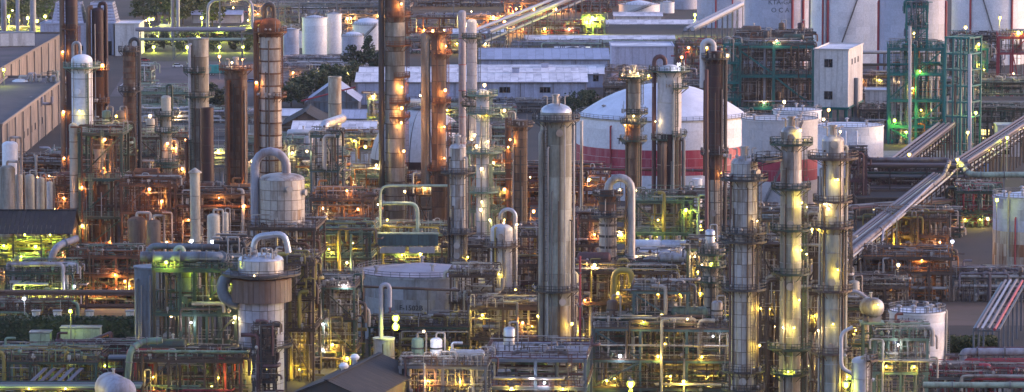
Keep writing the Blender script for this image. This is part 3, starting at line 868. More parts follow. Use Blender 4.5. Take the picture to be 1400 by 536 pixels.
# ---------------------------------------------------------------- vehicles
def truck(label, loc, rz, mat, tank_body=False, bed='steel_grey'):
    t = thing('truck', label, 'truck', loc, rz)
    part('chassis', Mesh().box((0, 0, .75), (7.6, 2.0, .3)), 'dark_steel', t)
    part('cab', Mesh().prism([(2.0, -1.15, .8), (4.0, -1.15, .8), (4.0, -1.15, 2.1), (3.6, -1.15, 3.0), (2.0, -1.15, 3.0)], (0, 2.3, 0)), mat, t, smooth=False)
    part('windscreen', Mesh().prism([(4.01, -1.0, 2.1), (3.66, -1.0, 2.88), (3.63, -1.0, 2.88), (3.98, -1.0, 2.1)], (0, 2.0, 0)), 'dark_glass', t, smooth=False)
    part('side_window', Mesh().box((2.95, -1.16, 2.4), (1.1, .04, .7)), 'dark_glass', t)
    part('cargo_bed', Mesh().box((-1.1, 0, 1.15), (5.6, 2.4, .5)).box((-1.1, -1.15, 1.7), (5.6, .08, .7)).box((-1.1, 1.15, 1.7), (5.6, .08, .7)).box((-3.86, 0, 1.7), (.08, 2.2, .7)).box((1.66, 0, 2.0), (.08, 2.2, 1.3)), bed, t, smooth=False)
    for x in (3.0, -2.0, -3.1):
        for y in (-1.05, 1.05):
            w = part('wheel', Mesh().tube([(x, y - .16, .5), (x, y + .16, .5)], .5, 16), 'tyre', t)
            part('rim', Mesh().tube([(x, y - .18, .5), (x, y + .18, .5)], .24, 10), 'bright_silver', w)
    for y in (-.85, .85): part('headlight', Mesh().box((4.02, y, 1.15), (.06, .35, .25)), 'clean_white', t)
    return t
def car(label, loc, rz, mat):
    t = thing('parked_car', label, 'car', loc, rz)
    part('body', Mesh().prism([(-2.1, -.85, .3), (2.1, -.85, .3), (2.15, -.85, .75), (1.2, -.85, .95), (-1.9, -.85, 1.0), (-2.15, -.85, .8)], (0, 1.7, 0)), mat, t, smooth=False)
    part('cabin', Mesh().prism([(-1.8, -.75, .98), (1.15, -.75, .94), (.5, -.75, 1.5), (-1.4, -.75, 1.52)], (0, 1.5, 0)), 'dark_glass', t, smooth=False)
    part('roof', Mesh().box((-.45, 0, 1.54), (1.8, 1.5, .05)), mat, t)
    for x in (-1.35, 1.35):
        for y in (-.8, .8):
            w = part('wheel', Mesh().tube([(x, y - .12, .33), (x, y + .12, .33)], .33, 14), 'tyre', t)
            part('rim', Mesh().tube([(x, y - .14, .33), (x, y + .14, .33)], .17, 8), 'bright_silver', w)
    return t
# ================================================================ THE PLACE
# ---------------------------------------------------------------- ground, roads, lots
def sheet(name, pts, z, mat):
    m = Mesh().prism([(p[0], p[1], z - .3) for p in pts], (0, 0, .3)); return structure(name, m, mat)
structure('ground', Mesh().poly([(-3000, 200, 0), (3000, 200, 0), (3000, 9000, 0), (-3000, 9000, 0)]), 'plant_ground')
def quad_px(a, b, c, d, z):
    return [at(*p, z) for p in (a, b, c, d)]
def lot(name, a, b, c, d, mat, z):
    P = quad_px(a, b, c, d, z); structure(name, Mesh().poly(P), mat)
lot('dry_lot', (1292, 445), (1480, 445), (1470, 386), (1285, 386), 'dry_ground', .012)
lot('yard', (150, 132), (470, 132), (455, 84), (180, 84), 'asphalt', .012)
lot('road', (-40, 428), (190, 428), (190, 419), (-40, 419), 'asphalt', .016)
lot('road', (380, 113), (700, 113), (690, 92), (380, 92), 'asphalt', .018)
lot('plant_road', (1140, 345), (1420, 384), (1420, 376), (1150, 330), 'asphalt', .016)
for i in range(6):
    a = at(165 + 48 * i, 117, .024)
    structure('bay_marking', Mesh().box((a.x, a.y, .026), (.4, 30, .006)), 'line_white')
lot('kerb_apron', (1160, 224), (1330, 224), (1330, 206), (1160, 206), 'concrete', .02)

# ---------------------------------------------------------------- tanks
BIG = tank('storage_tank', 'huge white domed tank with a crimson band, marked TK', 906, 1150, 236, 157, 'clean_white', 'shallow', .37,
     bands=((206, 241, 'red_band'),), text=(('TK-101', 198.5, 2.5, -114.5),), stair=(-38, 25), seam='cream_steel', vents=5,
     pipes=((-128, .25, 0, 20, 'red_pipe'), (-52, .2, 0, 22, 'white_steel')))
tank('storage_tank', 'mottled white tank with a dull red band behind two crowned columns', 1066, 1105, 104, 162, 'white_steel', 'flat', .05,
     bands=((219, 249, 'red_band'),), roof_mat='weathered_silver', vents=6, stair=(-120, -60))
tank('storage_tank', 'white tank with a shallow pale roof behind the dull-banded tank', 1090, 1215, 66, 150, 'clean_white', 'cone', .08, vents=4)
tank('storage_tank', 'plain white low tank with pipes hooped over its roof edge', 1161, 1205, 94, 171, 'clean_white', 'cone', .06, vents=3,
     pipes=((-110, .3, 0, 13, 'clean_white'), (-100, .3, 0, 13, 'clean_white'), (-82, .25, 0, 13, 'clean_white')))
tank('storage_tank', 'grey low tank with a broad conical roof, marked F-1502B', 576, 850, 174, 371, 'dull_shell', 'cone', .14, roof_mat='dull_roof',
     text=(('F-1502B', 424.5, 1.5, -98),), vents=4, pipes=((-125, .3, 0, 11.5, 'steel_grey'), (-117, .13, 0, 10.5, 'red_pipe')), course_h=2.4)
tank('storage_tank', 'small white tank with hoops of pipe down its side, beside dark lot', 1254, 800, 76, 425, 'clean_white', 'cone', .05, vents=7, stair=(-30, 40), course_h=2.0,
     pipes=((-15, .16, 0, 11, 'cream_steel'), (-8, .16, 0, 11, 'cream_steel')))
tank('storage_tank', 'cream tank with rust streaks below and a lilac upper shell', 1400, 970, 84, 268, 'lilac_wall', 'cone', .16, bands=((318, 369, 'rust_streaked'),), vents=6, pipes=((-125, .25, 0, 18, 'cream_steel'), (-112, .2, 0, 12, 'red_pipe')))
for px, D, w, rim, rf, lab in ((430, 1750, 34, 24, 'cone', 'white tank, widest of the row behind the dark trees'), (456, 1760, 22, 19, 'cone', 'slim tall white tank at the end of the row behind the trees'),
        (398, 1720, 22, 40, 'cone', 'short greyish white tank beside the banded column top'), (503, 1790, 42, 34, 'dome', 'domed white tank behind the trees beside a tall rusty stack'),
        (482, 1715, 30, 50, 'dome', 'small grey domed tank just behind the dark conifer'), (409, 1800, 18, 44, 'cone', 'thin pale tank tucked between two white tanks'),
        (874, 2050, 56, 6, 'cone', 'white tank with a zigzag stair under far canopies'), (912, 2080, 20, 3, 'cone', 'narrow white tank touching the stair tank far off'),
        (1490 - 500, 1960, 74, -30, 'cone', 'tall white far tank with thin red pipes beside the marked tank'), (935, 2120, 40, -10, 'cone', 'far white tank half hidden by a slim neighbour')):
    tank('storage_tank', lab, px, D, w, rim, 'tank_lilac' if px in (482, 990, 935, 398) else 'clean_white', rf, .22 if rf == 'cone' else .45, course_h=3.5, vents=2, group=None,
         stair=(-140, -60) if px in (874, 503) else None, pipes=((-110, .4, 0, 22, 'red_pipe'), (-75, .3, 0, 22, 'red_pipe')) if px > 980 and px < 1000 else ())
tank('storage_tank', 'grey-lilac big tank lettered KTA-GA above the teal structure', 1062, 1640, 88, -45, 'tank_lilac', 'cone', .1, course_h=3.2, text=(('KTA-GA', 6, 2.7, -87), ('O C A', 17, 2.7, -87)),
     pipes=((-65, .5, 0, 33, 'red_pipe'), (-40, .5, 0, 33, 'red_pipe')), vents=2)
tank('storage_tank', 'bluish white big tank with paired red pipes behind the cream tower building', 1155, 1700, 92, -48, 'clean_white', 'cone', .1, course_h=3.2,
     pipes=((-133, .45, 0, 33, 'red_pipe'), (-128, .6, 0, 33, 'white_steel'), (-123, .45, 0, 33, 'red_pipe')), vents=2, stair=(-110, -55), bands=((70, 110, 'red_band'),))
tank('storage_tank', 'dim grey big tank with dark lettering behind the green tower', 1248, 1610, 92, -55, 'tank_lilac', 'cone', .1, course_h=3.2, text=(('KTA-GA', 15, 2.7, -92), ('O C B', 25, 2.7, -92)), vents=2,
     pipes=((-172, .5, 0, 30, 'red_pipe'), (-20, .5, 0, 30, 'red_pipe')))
tank('storage_tank', 'big pale blue-white tank with a slanting stair at the far edge', 1352, 1700, 100, -48, 'clean_white', 'cone', .1, course_h=3.2, stair=(-75, -120), vents=2, bands=((58, 110, 'red_band'),),
     pipes=((-125, .45, 0, 33, 'red_pipe'), (-58, .45, 0, 33, 'red_pipe')))
# the sphere
def sphere(label, px, py, D, wpx):
    k = mpp(D); r = wpx * k / 2; z = zof(py, D)
    t = thing('spherical_tank', label, 'spherical tank', (xof(px, D, z), D, 0))
    cuts = [(-90, -18, 'white_steel'), (-18, 2, 'dark_maroon'), (2, 90, 'white_steel')]
    for a, b, mt in cuts:
        n = max(2, int((b - a) / 9)); prof = [(max(.03, r * cos(rad(a + (b - a) * i / n))), r * sin(rad(a + (b - a) * i / n))) for i in range(n + 1)]
        if mt == 'white_steel':
            md = mesh_data('shell_plate', Mesh().lathe(prof, 3, (0, 0, 0), .012, 2 * pi / 14 - .012), mt)
            for i in range(14): link('shell_plate', md, t, (0, 0, z), 2 * pi * i / 14)
            part('shell_core', Mesh().lathe([(max(.02, p[0] - .08), p[1] * .995) for p in prof], 36, (0, 0, z)), 'steel_grey', t)
        else: part('band', Mesh().lathe(prof, 48, (0, 0, z)), mt, t)
    for i in range(10):
        q = polar(r * .98, 36 * i); strut(t, 'leg', (q.x, q.y, 0), (q.x, q.y, z), .8, 'white_steel')
    N = 24; q = [polar(3, 360 * i / N, z + r + .25) for i in range(N)]
    d = part('platform', Mesh().lathe([(.4, -.2), (3.2, -.2), (3.2, .05), (.4, .05), (.4, -.2)], 20, (0, 0, z + r + .2)), 'steel_grey', t); part('railing', railing(q, closed=True), 'steel_grey', d)
sphere('white spherical gas tank with a dark red waistband between two rusty stacks', 577, 218, 1090, 140)

# ---------------------------------------------------------------- columns, stacks and tall vessels
A = dict
column('chimney', 'dark maroon chimney running out of the picture beside the white drum-topped column', 'chimney', 99, 1000, 17, -14, 'dark_maroon', 'open', zones=((-20, 70, 'dark_maroon'),), band='dark_steel', bandh=.2, plats=((40, 120, 300, 1.1), (150, 120, 300, 1.1)), pmat='rust',
       risers=((200, 7, -10, 260, 'brown_column'),), lamps=((70, 215, 'o', 420), (152, 215, 'o', 420), (215, 215, 'o', 300)))
column('storage_column', 'smooth white cylinder column with a green ring platform near its top', 'column', 113, 961, 29, 74, 'clean_white', 'dome', course=26, band='steel_grey', bandh=.12, base=zof(182, 961),
       plats=((92, -190, 20, 1.9),), pmat='sage', lamps=((150, -95, 'y', 420),), geese=((-2, -12, 4, 58, 74, 95, 'weathered_silver'),), holes=((124, -105),))
column('process_column', 'slim cream column reaching down below the white green-ringed cylinder', 'column', 101, 957, 11, 168, 'cream_steel', 'dome', course=24, band='brown_steel', bandh=.15, lamps=((300, -60, 'o', 300),))
column('process_column', 'dark maroon column with a black gooseneck pipe, next to the white drum-topped one', 'column', 135, 1010, 17, 10, 'dark_maroon', 'dome', course=30, zones=((95, 150, 'rust'), (150, 300, 'brown_column')),
       geese=((2, 11, 5, 4, 14, 160, 'dark_maroon'),), risers=((200, 7, 10, 250, 'brown_column'),), plats=((95, -160, 40, 1.2), (140, -160, 30, 1.2)), pmat='rust', lamps=((88, -60, 'o', 380), (135, -100, 'w', 200)))
column('process_column', 'thin ribbed brown column with a black gooseneck down its side, above the yard', 'column', 178, 985, 18, 62, 'brown_column', 'dome', course=8, band='dark_rust', bandh=.3,
       geese=((1, 13, 5, 53, 64, 250, 'dark_steel'),), plats=((70, -190, -20, 1.1), (125, -190, -20, 1.1)), pmat='dark_steel', lamps=((158, 215, 'o', 300), (240, -100, 'o', 500)))
column('process_column', 'pale slim column with green ring platforms above the rusty yard frames', 'column', 228, 960, 14, 130, 'cream_steel', 'dome', course=24, band='rust', bandh=.2,
       plats=((158, -200, 20, 1.6), (180, -200, 20, 1.6), (222, -200, 20, 1.7), (228, -180, 0, 1.4)), pmat='dark_green', geese=((1, 8, 3, 116, 130, 150, 'dark_green'),), lamps=((286, -80, 'w', 300), (195, -80, 'o', 250), (262, -120, 'o', 300)))
column('process_column', 'grey-tan stout column with a flat top rising over the asphalt yard', 'column', 272, 1020, 28, 54, 'grey_tan', 'flat', course=24, band='brown_steel', bandh=.15, plats=((132, -150, 20, 1.3), (98, 120, 300, 1.3)), pmat='dark_green',
       risers=((230, 4, 60, 190, 'white_steel'), (205, 5, 190, 300, 'rust')), lamps=((190, 200, 'o', 420),), lad=-120)
column('chimney', 'short dark maroon stack standing before the grey-tan stout column', 'chimney', 284, 970, 17, 150, 'dark_maroon', 'open', course=24, bandh=.16)
column('chimney', 'cream pipe stack with a pointed rain cap', 'chimney', 267, 930, 14, 236, 'cream_steel', 'cone', course=30, band='steel_grey', bandh=.1)
column('process_column', 'brown banded column with rusty nozzles on its head, beside the white black-banded one', 'column', 323, 1000, 31, 88, 'brown_column', 'dome', course=11, band='dark_rust', bandh=.3, crown=True,
       plats=((95, -200, 20, 1.4),), pmat='rust', risers=((-120, 5, 110, 290, 'rust'), (-65, 4, 105, 290, 'dark_rust')), lamps=((84, -100, 'w', 200), (250, -60, 'o', 600), (80, -60, 'o', 200)))
column('process_column', 'white column ringed with black bands under a rusty top and gooseneck', 'column', 370, 990, 30, 24, 'rusty_silver', 'dome', course=17, band='dark_rust', bandh=.4, zones=((0, 48, 'rust'),),
       geese=((-8, 5, 6, 6, 30, 30, 'dark_steel'),), risers=((195, 7, 30, 230, 'rust'), (205, 3, 60, 230, 'dark_rust')), plats=((44, -200, 40, 1.4), (132, -70, 60, 1.3)), pmat='rust', lamps=((18, -140, 'o', 260), (112, 205, 'o', 220)))
column('chimney', 'plain pale stack with one dark ring over the low sheds', 'chimney', 458, 1120, 18, 107, 'cream_steel', 'open', course=32, band='brown_steel', bandh=.2)
column('chimney', 'tallest rust-grey stack lit in orange patches before the gas sphere', 'chimney', 540, 1000, 27, -30, 'grey_tan', 'open', course=20, band='brown_steel', bandh=.2, zones=((-40, 22, 'brown_column'),),
       risers=((195, 8, -20, 260, 'dark_steel'), (178, 3, -20, 260, 'brown_steel')), plats=((22, -120, 20, 1.4), (62, -120, 20, 1.6), (105, -90, 20, 1.3), (140, -110, 20, 1.3), (160, -110, 20, 1.3)), pmat='rust', lad=-20,
       lamps=((118, -58, 'o', 900), (146, -60, 'o', 900), (166, -62, 'o', 700), (4, -60, 'o', 800), (205, -50, 'o', 300)))
column('chimney', 'flat-topped brown stack crowned with lamps, lit orange along its flank', 'chimney', 600, 1000, 20, 46, 'brown_column', 'open', course=22, bandh=.16, risers=((180, 13, 48, 255, 'grey_tan'), (-100, 2, 50, 250, 'dark_rust')),
       plats=((45, -200, 40, 1.6), (74, -110, 30, 1.5), (140, -120, 30, 1.2), (232, -160, 30, 1.2)), pmat='rust', lad=-30, lamps=((40, -60, 'w', 800), (41, -120, 'o', 500), (62, -50, 'o', 700), (122, -55, 'o', 700), (172, -60, 'o', 700), (215, -60, 'o', 300)))
column('process_column', 'slim pale pole-like column, thinner of the close pair with red rings', 'column', 632, 1015, 10, 14, 'lilac_grey', 'dome', course=34, band='red_pipe', bandh=.15)
column('process_column', 'pale pink slim column topped by a bright lamp, with green rings', 'column', 645, 1010, 14, 26, 'white_steel', 'dome', course=18, band='lilac_grey', bandh=.12, plats=((52, -200, 20, 1.1), (132, -200, 20, 1.2), (145, -190, 10, 1.2)), pmat='dark_green',
       lamps=((15, -90, 'w', 500), (190, -90, 'w', 600), (183, -70, 'w', 500)), lad=-20)
column('process_column', 'white column wrapped in green lamp-lit platforms behind the grid-clad mast column', 'column', 660, 950, 18, 122, 'white_steel', 'dome', course=20, band='sage', bandh=.12,
       plats=((130, -200, 20, 2.0), (155, -200, 40, 2.2), (208, -220, 40, 3.0), (262, -200, 20, 2.2)), pmat='sage', lamps=((115, -80, 'w', 500), (155, -110, 'w', 350), (155, -70, 'y', 350), (192, -60, 'w', 500), (198, -125, 'w', 500), (229, -95, 'w', 450), (274, -95, 'w', 400), (285, -100, 'w', 300)))
column('process_column', 'grid-clad grey column carrying a lattice mast, before the white lamp-lit one', 'column', 626, 880, 23, 196, 'weathered_silver', 'dome', course=17, clad=12, zones=((320, 480, 'rusty_silver'),), crown=True,
       plats=((236, -200, 20, 1.9), (318, -210, 30, 2.2), (425, -200, 20, 1.5), (436, -200, 20, 1.5)), pmat='dark_steel', holes=((334, -95), (348, -95)), risers=((-150, 3, 215, 450, 'brown_steel'), (-35, 3, 215, 450, 'rusty_silver')), lamps=((395, -20, 'w', 250), (350, -40, 'y', 400)))
column('process_column', 'cream column striped yellow by lamps with a hooked pipe at its head', 'column', 686, 850, 31, 306, 'white_steel', 'dome', course=20, band='weathered_silver', bandh=.1, zones=((395, 560, 'cream_steel'),),
       geese=((-2, 19, 5, 286, 300, 470, 'bright_silver'),), plats=((336, -200, 20, 1.5), (398, -200, 10, 1.5)), pmat='brown_steel', holes=((322, -95),), risers=((-120, 2.5, 310, 470, 'yellow_paint'), (-75, 2, 310, 470, 'rusty_silver')), lamps=((306, -20, 'w', 300), (372, -100, 'y', 350), (435, -70, 'y', 300)))
column('process_column', 'brown stubby column beside a darker twin over the maroon rack', 'column', 711, 955, 20, 166, 'brown_column', 'flat', course=12, bandh=.2, plats=((172, -190, 10, 1.4),), pmat='brown_steel', lamps=((190, -150, 'o', 500),))
column('process_column', 'narrow dark brown column hugging its stubby brown neighbour', 'column', 695, 965, 9, 160, 'dark_rust', 'dome', course=14, geese=((1, 9, 3, 153, 165, 230, 'cream_steel'),), lamps=((200, -90, 'o', 400),))
column('process_column', 'thickest smooth grey column with a lidded silver head and top mast', 'column', 760, 800, 43, 141, 'lichen_grey', 'dome', course=42, band='lichen_grey', bandh=.12, zones=((130, 166, 'bright_silver'), (395, 600, 'cream_steel')), crown=True,
       plats=((164, -200, 20, 1.6), (397, -200, 20, 1.4)), pmat='dark_steel', risers=((-140, 7, 180, 480, 'grey_tan'), (-118, 3, 200, 480, 'weathered_silver'), (8, 3, 168, 480, 'weathered_silver'), (-126, 2, 170, 480, 'weathered_silver'), (-133, 3, 240, 480, 'brown_steel'), (-104, 1.6, 260, 480, 'steel_grey'), (-60, 1.4, 170, 400, 'weathered_silver'), (-28, 2, 300, 480, 'brown_steel')), holes=((180, -80), (410, -70)), lad=-150,
       lamps=((430, -150, 'y', 500), (440, -40, 'y', 400)))
column('process_column', 'tan column with a lamp-lit crown before the huge tank', 'column', 866, 960, 19, 99, 'grey_tan', 'dome', course=22, band='brown_steel', bandh=.14, zones=((170, 300, 'brown_column'),), crown=True,
       plats=((106, -200, 20, 1.8), (155, -120, 40, 1.8), (168, -180, 30, 1.5), (192, -200, 20, 1.6)), pmat='dark_green', lamps=((97, -110, 'w', 700), (99, -70, 'w', 500), (157, -90, 'w', 450), (170, -140, 'o', 350), (258, -80, 'w', 400)))
column('process_column', 'white column with maroon lower half and a brown gooseneck before the huge tank', 'column', 915, 930, 33, 88, 'white_steel', 'dome', course=40, band='cream_steel', bandh=.12, zones=((195, 300, 'dark_maroon'),),
       plats=((97, -200, 20, 2.0), (120, -80, 30, 1.6), (185, -80, 20, 1.2), (190, -200, -100, 1.4)), pmat='dark_green', geese=((-6, -21, 6, 77, 92, 290, 'maroon_steel'),), risers=((-112, 8, 196, 290, 'brown_column'), (-75, 3, 110, 290, 'cream_steel'), (-20, 5, 190, 290, 'steel_grey')), lamps=((86, -55, 'c', 700), (165, -150, 'w', 250)))
column('process_column', 'dark maroon column beside a pale candy-cane vent pipe, crossing the huge tank', 'column', 977, 880, 22, 72, 'dark_maroon', 'flat', course=16, band='dark_steel', bandh=.14, zones=((243, 560, 'cream_steel'),),
       plats=((80, -200, 20, 1.3), (210, -200, 20, 1.3)), pmat='dark_steel', geese=((-2, -17, 8, 56, 74, 120, 'white_steel'),), risers=((196, 4, 110, 240, 'rust'), (-18, 5, 80, 330, 'dark_steel')), holes=((290, -100),), lamps=((235, -60, 'o', 500), (75, -20, 'w', 250)))
column('process_column', 'stout grid-clad silver column, rust-streaked, with three dark ring platforms', 'column', 1017, 742, 37, 213, 'weathered_silver', 'dome', course=17, clad=16, zones=((250, 395, 'weathered_silver'), (395, 640, 'rusty_silver')), crown=True,
       plats=((218, -60, 30, 4.5), (245, -210, 40, 1.9), (318, -200, 10, 1.6), (330, -200, 20, 1.8), (395, -200, 20, 1.7), (507, -200, 20, 1.5), (532, -200, 20, 1.5)), pmat='dark_steel', holes=((322, -112), (519, -95), (235, -40)), risers=((-150, 3, 240, 560, 'maroon_steel'), (-30, 2.5, 300, 560, 'brown_steel'), (-58, 2, 300, 390, 'brown_steel')),
       lamps=((420, -30, 'y', 800), (470, -35, 'y', 600), (300, -50, 'w', 200), (500, -60, 'y', 400)))
column('process_column', 'smooth grey column with bracketed ring platforms and lamp spots, thinner of two neighbours', 'column', 1081, 745, 29, 172, 'lichen_grey', 'dome', course=26, band='weathered_silver', bandh=.1, crown=True, zones=((160, 258, 'weathered_silver'), (490, 640, 'cream_steel')),
       plats=((197, -210, 30, 2.0), (258, -210, 30, 1.7), (314, -210, 30, 1.8), (374, -210, 30, 1.6), (476, -210, 30, 2.2), (511, -210, 20, 1.6)), pmat='dark_green', holes=((187, -95), (305, -95), (390, -95)), lad=-15,
       lamps=((176, -60, 'y', 600), (275, -52, 'y', 900), (282, -15, 'w', 300), (340, -52, 'y', 900), (347, -10, 'w', 250), (408, -60, 'y', 800), (445, -120, 'w', 500), (445, -80, 'y', 500), (505, -100, 'g', 700)))
column('process_column', 'smooth grey-green column crowned with pipes, bright lamps climbing it, before the plain low tank', 'column', 1138, 735, 30, 184, 'lichen_grey', 'dome', course=26, band='weathered_silver', bandh=.1, crown=True, zones=((176, 290, 'weathered_silver'),),
       plats=((216, -220, 30, 2.6), (275, -200, 0, 1.6), (310, -210, 30, 1.8), (397, -210, 30, 1.7), (482, -210, 30, 1.7)), pmat='brown_steel', holes=((300, -95), (384, -95), (472, -95), (196, -90)), lad=-10, risers=((0, 4, 200, 560, 'cream_steel'), (-165, 3, 230, 560, 'rusty_silver')),
       lamps=((178, -70, 'w', 350), (243, -78, 'y', 900), (277, -125, 'w', 800), (283, -110, 'y', 400), (312, -150, 'y', 400), (366, -75, 'y', 900), (450, -150, 'w', 400), (520, -40, 'y', 800), (440, -90, 'y', 300)))
column('process_column', 'dark banded short column under a thick silver gooseneck', 'column', 831, 850, 24, 262, 'rusty_silver', 'flat', course=15, band='dark_steel', bandh=.5, zones=((262, 296, 'dark_rust'),), plats=((266, -200, 20, 1.4), (295, -200, 20, 1.7)), pmat='dark_steel',
       geese=((0, 32, 11, 243, 262, 400, 'weathered_silver'),), lamps=((258, -30, 'w', 300),))
column('process_column', 'squat silver panelled drum with rust runs under a fat grey duct', 'reactor', 386, 850, 62, 236, 'rusty_silver', 'low', course=14, clad=20, base=zof(312, 850), geese=((6, -37, 12, 207, 238, 338, 'lilac_grey'),), holes=((256, -70), (262, -20)))
column('process_column', 'tall grey-blue cylinder with a chamfered top beside the dark green frame', 'column', 207, 800, 46, 366, 'blue_steel', 'flat', course=60, band=None, risers=((-135, 3, 380, 480, 'steel_grey'), (-90, 3, 375, 480, 'blue_steel')))
REACT = column('reactor_column', 'broad lilac-white panelled vessel with a brown collar, fattest in the front row', 'reactor', 357, 765, 62, 346, 'lilac_grey', 'low', course=17, clad=18, zones=((340, 372, 'bright_silver'), (478, 640, 'white_steel')),
       plats=((374, -210, 30, 3.3), (472, -200, 20, 1.6)), pmat='dark_steel', lad=10, lamps=((500, -110, 'y', 800), (500, -60, 'y', 700), (440, -170, 'w', 350), (372, -100, 'w', 120)))
root, r, Z = REACT
part('collar', Mesh().lathe([(r + .2, Z(411)), (r + 1.4, Z(411)), (r + 1.4, Z(379)), (r + .2, Z(379)), (r + .2, Z(411))], 32), 'dark_rust', root)
cladding(root, r + 1.5, Z(411), Z(380), 34, 'rust_panel')
lettering(root, 'B-102', r, Z(457), 1.3, -96)
part('side_elbow', Mesh().tube(bend([(-r - 1, -1, Z(372)), (-r - 3.2, -1.4, Z(385)), (-r - 2.6, -1.4, Z(408)), (-r, -1, Z(415))], 2.4), 1.1, 14), 'blue_steel', root)
part('overhead_pipe', Mesh().tube(bend([(-1.6, -.5, Z(350)), (-1.0, -.5, Z(323)), (4.6, -.5, Z(319)), (5.3, -.5, Z(345))], 1.6), .6, 12), 'bright_silver', root)
m = Mesh()
for i in range(26):
    q = polar(rnd.uniform(.6, r), rnd.uniform(180, 360), Z(362)); h = rnd.uniform(1.5, 3.6); q2 = q + Vector((rnd.uniform(-1.5, 1.5), rnd.uniform(-1, 1), h)); m.tube(bend([q, (q.x, q.y, q2.z), q2 + Vector((.6, 0, -.02))], .3, 2), rnd.uniform(.1, .2), 6)
part('small_fittings', m, 'rusty_silver', root)['kind'] = 'stuff'
column('process_column', 'grey-green column glowing yellow inside the dark green frame, domed', 'column', 252, 775, 25, 346, 'sage', 'dome', course=24, band='dark_steel', bandh=.1, geese=((0, -12, 6, 338, 350, 376, 'pale_green'),), lamps=((352, -140, 'g', 500), (366, -40, 'g', 500), (430, -150, 'w', 200)))
column('process_column', 'silver-grey column with a thin hooked vent pipe before the tank marked F-1502B', 'column', 525, 772, 29, 464, 'weathered_silver', 'flat', course=24, band='dark_steel', bandh=.1, geese=((-4, 8, 6, 389, 464, 420, 'lilac_grey'),), lamps=((433, -40, 'g', 1600, .72), (445, -40, 'g', 1400, .72)))
column('process_column', 'white cylinder rising from the bottom edge beside the crowned lamp-lit column', 'column', 1177, 705, 27, 487, 'white_steel', 'dome', course=22, band='weathered_silver', bandh=.08, plats=((492, -60, 60, 1.2),), pmat='brown_steel', lamps=((525, -170, 'g', 1200, .65),))
column('process_column', 'ball-topped small column lit yellow beside the grid-clad silver one', 'column', 972, 800, 20, 330, 'grey_tan', 'dome', course=14, band='dark_steel', bandh=.2, plats=((347, -200, 20, 1.4), (364, -200, 20, 1.5), (385, -200, 20, 1.2)), pmat='dark_green', lamps=((358, -90, 'g', 400), (360, -140, 'w', 250)))
upright('small silver ball-capped vent head on the yellow-lit small column', (xof(972, 800, 60), 800, zof(334, 800)), 3.0, 1.0, 'bright_silver', legs=False, name='vent_head')
column('process_column', 'silver pipe-like column with a bent head beside the teal mast frame', 'column', 440, 965, 13, 186, 'bright_silver', 'dome', course=40, band='steel_grey', bandh=.1, plats=((233, -200, 20, 1.5), (312, -200, 20, 1.3)), pmat='dark_green')
for px, D, w, top, mt, lab in ((14, 1010, 22, 193, 'clean_white', 'white capped vessel standing before the beige hall'), (10, 960, 22, 226, 'grey_tan', 'broad tan vessel at the picture edge over the dark shed roof'),
        (26, 965, 11, 238, 'cream_steel', 'slim cream vessel beside the broad tan one, lit orange'), (41, 968, 13, 238, 'cream_steel', 'cream vessel under a bright orange lamp over the dark roof'), (56, 972, 10, 242, 'cream_steel', 'slim cream vessel next to maroon drums over the dark roof'), (68, 975, 8, 248, 'white_steel', 'thinnest white vessel in the row over the dark roof'),
        (187, 940, 26, 296, 'brown_column', 'brown vessel glowing orange between the rusty frames'), (210, 935, 20, 300, 'brown_column', 'rust-brown vessel beside its larger glowing twin'), (292, 915, 18, 292, 'cream_steel', 'short cream vessel under the dark maroon stack'), (308, 920, 9, 290, 'cream_steel', 'slender cream vessel beside the short cream one')):
    upright(lab, (xof(px, D, 20), D, 0), zof(top, D), w * mpp(D) / 2, mt, legs=False)
# ---------------------------------------------------------------- buildings
def place_wall_building(label, pts, h, wall, roofm, base=0.0, holes=(), np_=10):
    t = thing('industrial_hall', label, 'building', pts[0])
    o = pts[0]; P = [p - o for p in pts]
    for i in range(len(P)):
        a, b = P[i], P[(i + 1) % len(P)]
        wall_panels(t, a, b, h, np_, wall, holes if i == 1 else ())
    for i in range(9):
        a = P[1] + (P[2] - P[1]) * ((i + .5) / 9); rod(t, 'downpipe', (a.x + .35, a.y, 0), (a.x + .35, a.y, h - .2), .22, 'steel_grey')
    part('roof', Mesh().prism([(p.x * .99, p.y * .99 + .3, h - .3) for p in P], (0, 0, .25)), roofm, t, smooth=False)
    for a, b in zip(P, P[1:] + P[:1]): strut(t, 'parapet', (a.x, a.y, h + .3), (b.x, b.y, h + .3), .5, wall, .7)
    return t
# beige hall at the picture's edge: two steps, its long wall running away
h1 = 16.0
A_, B_ = at(-60, 245), at(2, 236); 
def wallpt(px, D): return Vector((xof(px, D, 8), D, 0))
hall_z = zof(172, 1215)
t = place_wall_building('low beige hall with a row of small dark windows, running away from the camera', [wallpt(-70, 1216), wallpt(3, 1215), wallpt(92, 1420), wallpt(10, 1420)], hall_z, 'hall_wall', 'asphalt',
    holes=[(.30 + .055 * i, hall_z * .42, 2.6, 2.2, 'dark') for i in range(7)], np_=18)
hb = zof(96, 1425)
place_wall_building('tall beige hall behind the low one, with a flat purple-grey roof', [wallpt(-90, 1424), wallpt(-2, 1423), wallpt(88, 1640), wallpt(0, 1640)], hb, 'hall_wall', 'asphalt', holes=[(.2, 5, 3, 3, 'dark'), (.5, 5, 3, 3, 'dark')], np_=16)
cabinet('long pale plant room on the roof of the tall beige hall', (xof(14, 1560, 15), 1560, hb + .02), 18, 10, 5, 'pale_wall', .2, name='roof_plant_room', cat='plant room')
upright('white upright tank standing in front of the tall beige hall', (xof(27, 1400, 20), 1400, zof(160, 1400)), zof(108, 1400) - zof(160, 1400), 24 * mpp(1400) / 2, 'clean_white', legs=False, name='upright_tank')
